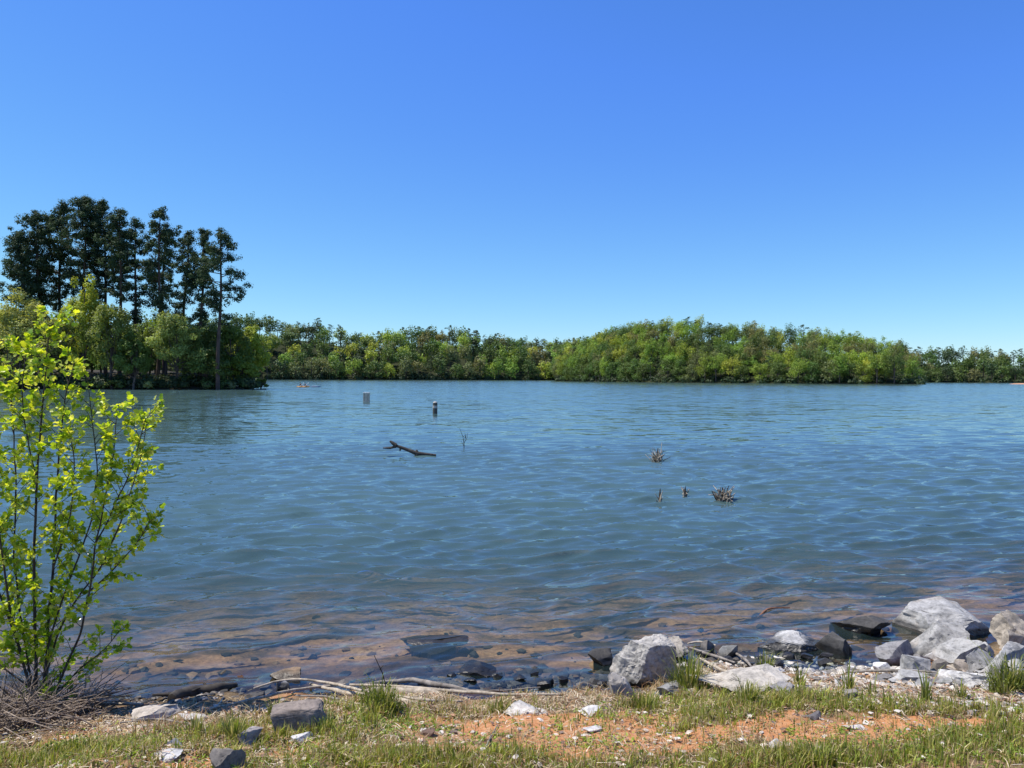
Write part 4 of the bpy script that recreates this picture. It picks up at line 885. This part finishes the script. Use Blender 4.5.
# ------------------------------------------------------------------ things out in the lake
def wpt(px, py, up=0):
    d = ray(px, py); t = -CAMH / d.z; return Vector((d.x * t, d.y * t, 0))
W = wpt(417, 456); D = W.y
def q(px, py, dy=0): return at(px, py, D + dy) - W
root = empty('floating_branch', W); tag(root, 'dark forked dead branch floating in open water with its broken end raised', 'branch')
mb = MB(); mb.tube([q(436, 455), q(428, 454.5), q(417, 453.5), q(408, 450), q(400, 447), q(394, 445)], [.03, .045, .068, .052, .046, .042], 8); mb.tube([q(417, 454), q(416, 459)], [.08, .05], 7)
mb.tube([q(417, 452.5), q(416.5, 450)], [.06, .03], 6); mb.obj('trunk', [bark_material('dead_bark', (.015, .012, .010), (.07, .06, .05), 8)], root)
mb = MB(); mb.tube([q(396, 445.5), q(392, 442.5), q(390, 441)], [.07, .05, .03], 6); mb.obj('limb', [M_darkwood], root)
mb = MB(); mb.tube([q(396, 446.5), q(390, 448), q(383, 448)], [.05, .04, .02], 6); mb.obj('limb', [M_darkwood], root)
mb = MB(); mb.tube([q(400.5, 448), q(400, 451)], [.035, .02], 5); mb.obj('limb', [M_darkwood], root)

def box(mb, c, s, m=0, col=None, bev=0):
    c = np.array(c); s = np.array(s) / 2
    bm = bmesh.new(); bmesh.ops.create_cube(bm, size=1)
    for v in bm.verts: v.co = Vector((v.co.x * s[0] * 2, v.co.y * s[1] * 2, v.co.z * s[2] * 2))
    if bev: bmesh.ops.bevel(bm, geom=list(bm.edges), offset=bev, segments=2, affect='EDGES')
    bm.verts.index_update(); vs = np.array([v.co[:] for v in bm.verts]) + c
    for f in bm.faces:
        idx = [v.index for v in f.verts]
        if len(idx) in (3, 4): mb.add(vs[idx], [list(range(len(idx)))], m, col)
    bm.free()
# square marker block
W = wpt(366.5, 401.8); root = empty('marker_block', W); tag(root, 'square weathered wooden marker block with a whitish top standing in the water', 'marker')
s = 6.2 / F * W.y; h_ = 9.6 / F * W.y
mb = MB(); box(mb, (0, 0, h_ * .42), (s, s * .7, h_ * 1.0), bev=.03)
mb.obj('body', [bark_material('marker_wood', (.30, .28, .22), (.62, .58, .46), 3)], root)
mb = MB(); box(mb, (0, 0, h_ * .95), (s * 1.06, s * .8, h_ * .09), bev=.015); mb.obj('cap', [simple('cap_paint', (.75, .75, .70))], root)
mb = MB(); 
for k in (-1, 1): box(mb, (k * s * .3, -s * .36, h_ * .45), (s * .1, s * .04, h_ * .8))
mb.obj('batten', [M_greywood], root)
# round marker post
W = wpt(435, 413.5); root = empty('marker_post', W); tag(root, 'thin round dark marker post with pale band and whitish top, nearer than the block', 'marker')
r_ = 2.3 / F * W.y; h_ = 12 / F * W.y
mb = MB(); mb.tube([(0, 0, -.3), (0, 0, h_ * .25), (0.01, 0, h_ * .9)], [r_, r_ * 1.02, r_], 14); mb.obj('body', [bark_material('post_wood', (.02, .025, .025), (.08, .08, .065), 4)], root)
mb = MB(); mb.tube([(0.005, 0, h_ * .45), (0.006, 0, h_ * .66)], [r_ * 1.06, r_ * 1.06], 14); mb.obj('band', [simple('band_paint', (.30, .31, .29))], root)
mb = MB(); mb.tube([(0.01, 0, h_ * .9), (0.01, 0, h_ * .97)], [r_ * 1.04, r_ * .8], 14); mb.obj('cap', [simple('post_cap', (.33, .33, .30))], root)

def snag(px, py, wpx, hpx, label, seed, n, main=1, mt=None, spread=1.):
    W = wpt(px, py); D = W.y; k = D / F; r = np.random.default_rng(seed)
    mb = MB(); w = wpx / 2 * k; h = hpx * k
    for i in range(main):
        mb.tube([(r.uniform(-.1, .1) * w, 0, -.15), (r.uniform(-.1, .1) * w, 0, h * .5), (r.uniform(-.15, .1) * w, 0, h)], [.02 * (1 + k * 20), .016 * (1 + k * 20), .006 * (1 + k * 10)], 5, 0)
    for i in range(n):
        a = r.uniform(0, 6.28); e = 0; L = h * r.uniform(.25, .85)
        d = np.array([math.cos(a) * w / h * 1.1, math.sin(a) * w / h * .8, .3 + 1.1 * r.uniform(0, 1)]); b = np.array([r.normal(0, .25) * w, r.normal(0, .25) * w, 0])
        p1 = b + d * L * .5 + r.normal(size=3) * h * .08; p2 = b + d * L + r.normal(size=3) * h * .16; p2[2] = max(p2[2], .01)
        mb.tube([b + [0, 0, -.05], p1, p2], [.013, .011, .006], 4, int(r.random() < .7))
    o = mb.obj('dead_weeds', [M_darkwood, mt or M_wood]); o.location = W; tag(o, label, 'dead plant', 'dead stems poking out of the lake'); return o
snag(723, 500.5, 19, 13, 'widest tangle of pale dead stems in the water, rightmost of the clumps', 1, 170, 2)
snag(657.5, 461, 15, 13, 'pale dead stems around one dark spike, farthest of the clumps', 2, 75, 2)
snag(660, 502.5, 6, 14, 'single dark spike with few dead stems, leftmost near clump', 3, 9, 1)
snag(685, 495.5, 8, 9, 'small faint wisp of dead stems between spike and widest tangle', 4, 14, 1)
# thin leafless seedling
W = wpt(464, 448.5); D = W.y; mb = MB()
def q(px, py): return at(px, py, D) - W
mb.tube([q(464, 450), q(464, 444), q(463, 437), q(459.5, 428)], [.016, .013, .009, .005], 5); mb.tube([q(464, 443), q(467, 438), q(467.5, 433)], [.01, .008, .004], 4); mb.tube([q(464, 446), q(461, 441)], [.009, .004], 4); mb.tube([q(463, 437), q(466, 434)], [.009, .004], 4)
mb.tube([q(465, 438.5), q(466, 435)], [.02, .01], 4)
o = mb.obj('seedling', [M_darkwood]); o.location = W; tag(o, 'slim leafless forked sapling rising from the water right of the floating branch', 'sapling')

# ------------------------------------------------------------------ kayaks with paddlers
def hull(L, Wd, Hh):
    bm = bmesh.new(); secs = 15; rings = []
    for i in range(secs):
        t = -1 + 2 * i / (secs - 1); w = Wd / 2 * (1 - abs(t) ** 2.4) ** .8 + .012; z0 = .10 * abs(t) ** 3; pr = []
        for a in np.linspace(0, 2 * math.pi, 12, endpoint=False):
            y = math.cos(a) * w; z = math.sin(a) * Hh / 2 * (1 - .3 * abs(t) ** 3)
            if z > 0: z *= .45
            pr.append(bm.verts.new((t * L / 2, y, z + Hh * .35 + z0)))
        rings.append(pr)
    for a, b in zip(rings[:-1], rings[1:]):
        for k in range(12): bm.faces.new((a[k], a[(k + 1) % 12], b[(k + 1) % 12], b[k]))
    bm.faces.new(rings[0]); bm.faces.new(rings[-1][::-1]); bmesh.ops.recalc_face_normals(bm, faces=bm.faces); return bm
def bmobj(bm, name, mats, parent=None):
    me = bpy.data.meshes.new(name); bm.to_mesh(me); bm.free()
    for m in mats: me.materials.append(m)
    me.polygons.foreach_set('use_smooth', [True] * len(me.polygons)); o = bpy.data.objects.new(name, me); COL.objects.link(o)
    if parent: o.parent = parent
    return o
def skin(name, verts, edges, radii, mt, parent=None, sub=2, root=0):
    bm = bmesh.new(); L = bm.verts.layers.skin.verify(); vs = []
    for i, (v, r_) in enumerate(zip(verts, radii)):
        q = bm.verts.new(v); q[L].radius = r_ if isinstance(r_, tuple) else (r_, r_); q[L].use_root = (i == root); vs.append(q)
    for a, b in edges: bm.edges.new((vs[a], vs[b]))
    o = bmobj(bm, name, [mt], parent); o.modifiers.new('skin', 'SKIN').use_smooth_shade = True
    s = o.modifiers.new('sub', 'SUBSURF'); s.levels = sub; s.render_levels = sub; return o
skinm = simple('skin_tone', (.42, .25, .18), .5); hairm = simple('hair', (.02, .016, .013), .5)
def kayak(px, py, L, colr, label, deck, yaw=0):
    W = wpt(px, py); root = empty('kayak', W, yaw); tag(root, label, 'kayak', 'kayaks near the far shore')
    bmobj(hull(L, .75, .34), 'hull', [simple(name_of(label) + '_hull', colr, .35)], root)
    mb = MB(); a = np.linspace(0, 2 * np.pi, 20); 
    mb.tube(np.stack([.9 * np.cos(a) * L * .28, .24 * np.sin(a), np.full(20, .235)], 1), .025, 6); mb.obj('cockpit_rim', [simple('rim', deck, .4)], root)
    return W
def name_of(s): return s.split()[0]
Wk = kayak(303.2, 387.2, 2.9, (.85, .38, .06), 'orange kayak carrying two people near the far shore', (.75, .74, .70), R(6))
kayak(315.5, 387.0, 2.5, (.06, .12, .25), 'low dark blue kayak with white deck right of the orange one', (.8, .8, .8))
def paddler(px, dx, label, shirt, seed):
    root = empty('person', (Wk.x + dx, Wk.y + dx * math.tan(R(6)), .12), R(6)); tag(root, label, 'person', 'paddlers in the orange kayak')
    V = [(0, 0, .12), (-.02, 0, .36), (-.02, 0, .55), (-.01, 0, .66), (.0, 0, .74), (.02, 0, .86),
         (-.02, -.19, .57), (.14, -.24, .40), (.32, -.22, .50), (-.02, .19, .57), (.14, .24, .42), (.32, .2, .52),
         (.25, -.10, .16), (.52, -.11, .26), (.80, -.09, .10), (.25, .10, .16), (.52, .11, .26), (.80, .09, .10)]
    E = [(0, 1), (1, 2), (2, 3), (3, 4), (4, 5), (2, 6), (6, 7), (7, 8), (2, 9), (9, 10), (10, 11), (0, 12), (12, 13), (13, 14), (0, 15), (15, 16), (16, 17)]
    Rr = [.15, .14, .15, .06, .075, .085, .06, .045, .032, .06, .045, .032, .085, .065, .045, .085, .065, .045]
    skin('body', V, E, Rr, skinm, root)
    skin('shirt', [(0, 0, .12), (-.02, 0, .36), (-.02, 0, .54), (-.02, -.19, .56), (.08, -.225, .48), (-.02, .19, .56), (.08, .225, .48)], [(0, 1), (1, 2), (2, 3), (3, 4), (2, 5), (5, 6)], [.21, .22, .22, .11, .09, .11, .09], simple('shirt_%d' % seed, shirt, .8), root)
    skin('hair', [(-.02, 0, .80), (-.01, 0, .90), (.03, 0, .95)], [(0, 1), (1, 2)], [.12, .13, .10], hairm, root)
    mb = MB(); c = np.array([.34, 0, .51]); d = np.array([.12, .95, .25]); mb.tube([c - d, c + d], [.016, .016], 6)
    for s in (-1, 1): mb.tube([c + d * s, c + d * s * 1.2, c + d * s * 1.42], [.02, .08, .06], 6)
    o = mb.obj('paddle', [simple('paddle_paint', (.7, .68, .6), .4)]); o.location = root.location; o.rotation_euler = root.rotation_euler
    tag(o, 'double-bladed paddle held by the ' + ('left' if dx < 0 else 'right') + '-hand paddler', 'paddle', 'paddles')
paddler(0, -.62, 'paddler seated at the left in the orange kayak, dark top', (.03, .03, .035), 1)
paddler(0, .45, 'paddler seated at the right in the orange kayak, dark navy top', (.03, .04, .07), 2)

# ------------------------------------------------------------------ sapling at the left
M_stem = bark_material('stem_bark', (.02, .015, .011), (.075, .055, .042), 20)
def sapling():
    base = hit(38, 716); D = base.y + .05; r = np.random.default_rng(77)
    root = empty('sapling', base); tag(root, 'young multi-stemmed tree with bright yellow-green leaves at the left of the bank', 'sapling')
    def q(px, py, dy=0): return np.array(at(px, py, D + dy) - base)
    stems = [([(36, 725), (36, 640), (34, 560), (37, 480), (42, 410), (46, 360), (50, 320)], .018, 0),
             ([(40, 725), (47, 650), (53, 570), (56, 500), (60, 440), (66, 390), (74, 362)], .017, .12),
             ([(44, 725), (60, 680), (78, 640), (90, 590), (95, 545), (105, 500), (114, 450), (116, 412)], .012, -.1),
             ([(40, 700), (55, 640), (75, 600), (100, 570), (122, 520), (138, 470), (148, 420)], .010, .25),
             ([(34, 700), (20, 650), (8, 600), (0, 540), (-8, 460), (-10, 380)], .012, -.05),
             ([(32, 690), (10, 620), (-15, 560), (-40, 500), (-60, 420)], .011, .1),
             ([(36, 700), (22, 630), (14, 560), (16, 480), (12, 400), (6, 345)], .010, .22),
             ([(47, 650), (62, 600), (80, 555), (92, 520), (98, 470), (92, 420), (88, 385)], .008, .15),
             ([(90, 590), (108, 575), (126, 555), (140, 540), (150, 520)], .005, -.1),
             ([(60, 690), (80, 668), (98, 656), (112, 640), (122, 628)], .0045, .05),
             ([(95, 545), (118, 500), (135, 460), (145, 420)], .006, -.15),
             ([(53, 570), (70, 520), (75, 470), (70, 420)], .006, -.1),
             ([(37, 480), (25, 430), (22, 380), (28, 345)], .005, .1),
             ([(34, 690), (5, 670), (-30, 640), (-60, 600)], .007, 0)]
    lv = []; 
    tips = []
    for pts, rad, dy in stems:
        n = len(pts); P = np.array([q(px, py, dy * (i / (n - 1)) * 1.3) for i, (px, py) in enumerate(pts)])
        L = np.concatenate([[0], np.cumsum(np.linalg.norm(np.diff(P, axis=0), axis=1))]); k = int(L[-1] / .04) + 4; s = np.linspace(0, L[-1], k)
        Q = np.stack([np.interp(s, L, P[:, j]) for j in range(3)], 1)
        for _ in range(6): Q[1:-1] = (Q[:-2] + 2 * Q[1:-1] + Q[2:]) / 4
        Q += .006 * np.stack([vnoise(Q * 7 + 31 * j, 4) for j in range(3)], 1)
        mb = MB(); t = np.linspace(0, 1, k); mb.tube(Q, rad * .56 * (1 - t) ** .8 + .0022, 7)
        # side twigs
        zmin = .25
        for i in range(3, k):
            if Q[i, 2] < zmin and rad > .006: 
                if r.random() > .4: continue
            if r.random() < (.68 if rad > .006 else .75):
                tdir = Q[min(i + 1, k - 1)] - Q[i - 1]; tdir /= np.linalg.norm(tdir)
                d = r.normal(size=3); d -= tdir * (d @ tdir); d /= np.linalg.norm(d); d = d * .85 + tdir * .75; d[2] = d[2] * .6 + .25; d /= np.linalg.norm(d)
                l = r.uniform(.06, .22) * (1.1 - .4 * t[i]); e = Q[i] + d * l + np.array([0, 0, .02])
                mb.tube([Q[i], (Q[i] + e) / 2 + r.normal(size=3) * .006, e], [.0028, .002, .0012], 4, cap=False)
                for j in range(r.integers(13, 24)):
                    f = r.uniform(.35, 1.05); lv.append((Q[i] + (e - Q[i]) * f + r.normal(size=3) * .012, d))
                lv.append((e, d))
        for j in range(6): lv.append((Q[-1 - j // 3] + r.normal(size=3) * .012, (Q[-1] - Q[-3]) / .08))
        mb.obj('stem', [M_stem], root)
    print('leaves', len(lv))
    # lobed leaf template in its own plane: length along +y
    T = np.array([(0, 0, 0), (.32, .10, .05), (.50, .38, .10), (.30, .55, .04), (.36, .85, .07), (0, 1.0, -.04), (-.36, .85, .07), (-.30, .55, .04), (-.50, .38, .10), (-.32, .10, .05), (0, .5, -.03)])
    TF = [[10, i, i + 1] for i in range(0, 9)] + [[10, 9, 0]]
    mb = MB(); Vs = []; Fs = []; Cs = []; off = 0; TF = np.array(TF)
    pal = np.array([(.44, .60, .035), (.54, .64, .05), (.32, .48, .035), (.20, .34, .035), (.62, .68, .16)])
    for p, d in lv:
        out = d + r.normal(size=3) * .75; out /= np.linalg.norm(out)
        up = np.array([0, 0, 1.]) + r.normal(size=3) * .55; x = np.cross(out, up); x /= np.linalg.norm(x) + 1e-9; z = np.cross(x, out)
        s = r.uniform(.016, .046); pet = out * s * .35
        v = p + pet + (T[:, :1] * x + T[:, 1:2] * out + (T[:, 2:] + .35 * T[:, 1:2] ** 2 * r.uniform(-.6, .3)) * z) * s
        Vs.append(v); Fs.append(TF + off); off += len(T); c = pal[r.integers(5)] * r.uniform(.75, 1.15); Cs.append(np.repeat(c[None], len(T), 0))
    mb.add(np.concatenate(Vs), np.concatenate(Fs), 0, np.concatenate(Cs))
    mb.obj('foliage', [leaf_material('sapling_leaf', transl=.56, var=.12, nscale=8, use='tint', warm=(1.35, 1.2, .45), rough=.38)], root, smooth=False, colors=True)
sapling()
# dead brush at its foot
def brush():
    base = hit(25, 725); r = np.random.default_rng(5); mb = MB()
    for i in range(760):
        px = r.normal(18, 30); ang = (px - 25) / 70 + r.normal(0, .7)
        b = np.array([(px - 25) / F * base.y, r.normal(.12, .18), 0]); b[2] = H(base.x + b[0], base.y + b[1]) - base.z - .02
        L = r.uniform(.12, .55) * (1.05 - min(.6, abs(px - 25) / 130)); d = np.array([math.sin(ang) + r.normal(0, .35), r.normal(0, .35), abs(math.cos(ang)) * .62 + .05]); d /= np.linalg.norm(d)
        p = [b]; 
        for k in range(4):
            d = d + r.normal(size=3) * .26; d[2] -= .10 * k; d /= np.linalg.norm(d); p.append(p[-1] + d * L / 4)
        rad = r.uniform(.0016, .0045)
        mb.tube(p, [rad, rad * .95, rad * .8, rad * .65, rad * .4], 5, 0 if r.random() < .75 else 1, cap=False)
    for i in range(150):
        px = r.normal(25, 34); b = np.array([(px - 25) / F * base.y, r.normal(.0, .2), 0]); b[2] = H(base.x + b[0], base.y + b[1]) - base.z + r.uniform(.02, .16); a = r.normal(0.15, .35); L = r.uniform(.25, .6)
        d = np.array([math.cos(a), r.normal(0, .3), math.sin(a)]); mb.tube([b - d * L / 2, b + r.normal(size=3) * .02, b + d * L / 2], [.003, .0045, .002], 5, 0)
    o = mb.obj('dead_brush', [bark_material('grey_twigs', (.12, .085, .06), (.40, .32, .24), 30), M_darkwood]); o.location = base
    tag(o, 'tangle of grey dead twigs heaped around the foot of the young tree', 'brush')
brush()

# ------------------------------------------------------------------ light and air
SUN_EL, SUN_AZ = 61, -86           # degrees; azimuth from the view direction, negative = left
wd = bpy.data.worlds.new('World'); SC.world = wd; wd.use_nodes = True; nt = wd.node_tree
bg = nt.nodes['Background']; sk = nt.nodes.new('ShaderNodeTexSky'); sk.sky_type = 'NISHITA'; sk.sun_disc = False
sk.sun_elevation = R(SUN_EL); sk.sun_rotation = R(SUN_AZ); sk.altitude = 300; sk.air_density = 1.0; sk.dust_density = 0.0; sk.ozone_density = 4.0
se = nt.nodes.new('ShaderNodeSeparateColor'); co = nt.nodes.new('ShaderNodeCombineColor'); nt.links.new(sk.outputs[0], se.inputs[0])
for i, (a_, g_) in enumerate(((.56, 1.15), (.65, .90), (.80, .27))):   # deeper, cleaner blue, as a clear spring sky is photographed
    m1 = nt.nodes.new('ShaderNodeMath'); m1.operation = 'MULTIPLY'; m1.inputs[1].default_value = .13; nt.links.new(se.outputs[i], m1.inputs[0])
    m2 = nt.nodes.new('ShaderNodeMath'); m2.operation = 'POWER'; m2.inputs[1].default_value = g_; nt.links.new(m1.outputs[0], m2.inputs[0])
    m3 = nt.nodes.new('ShaderNodeMath'); m3.operation = 'MULTIPLY'; m3.inputs[1].default_value = a_ / .13; nt.links.new(m2.outputs[0], m3.inputs[0])
    m4 = nt.nodes.new('ShaderNodeMath'); m4.operation = 'MINIMUM' if i == 2 else 'MAXIMUM'; m5 = nt.nodes.new('ShaderNodeMath'); m5.operation = 'MULTIPLY'; m5.inputs[1].default_value = (.44, .72, 1.25)[i]
    nt.links.new(se.outputs[i], m5.inputs[0]); nt.links.new(m3.outputs[0], m4.inputs[0]); nt.links.new(m5.outputs[0], m4.inputs[1]); nt.links.new(m4.outputs[0], co.inputs[i])
nt.links.new(co.outputs[0], bg.inputs[0]); bg.inputs[1].default_value = .13
sd = bpy.data.lights.new('sun', 'SUN'); sd.energy = 5.0; sd.angle = R(.53); sd.color = (1, .93, .82)
so = bpy.data.objects.new('sun', sd); COL.objects.link(so)
v = Vector((math.sin(R(SUN_AZ)) * math.cos(R(SUN_EL)), math.cos(R(SUN_AZ)) * math.cos(R(SUN_EL)), math.sin(R(SUN_EL))))
so.rotation_euler = v.to_track_quat('Z', 'Y').to_euler(); so.location = v * 60
SC.view_settings.view_transform = 'Standard'; SC.view_settings.look = 'None'; SC.view_settings.exposure = 0.40; SC.view_settings.gamma = 1
SC.cycles.max_bounces = 6; SC.cycles.diffuse_bounces = 2; SC.cycles.glossy_bounces = 2; SC.cycles.transparent_max_bounces = 6; SC.cycles.transmission_bounces = 4
SC.cycles.use_adaptive_sampling = True
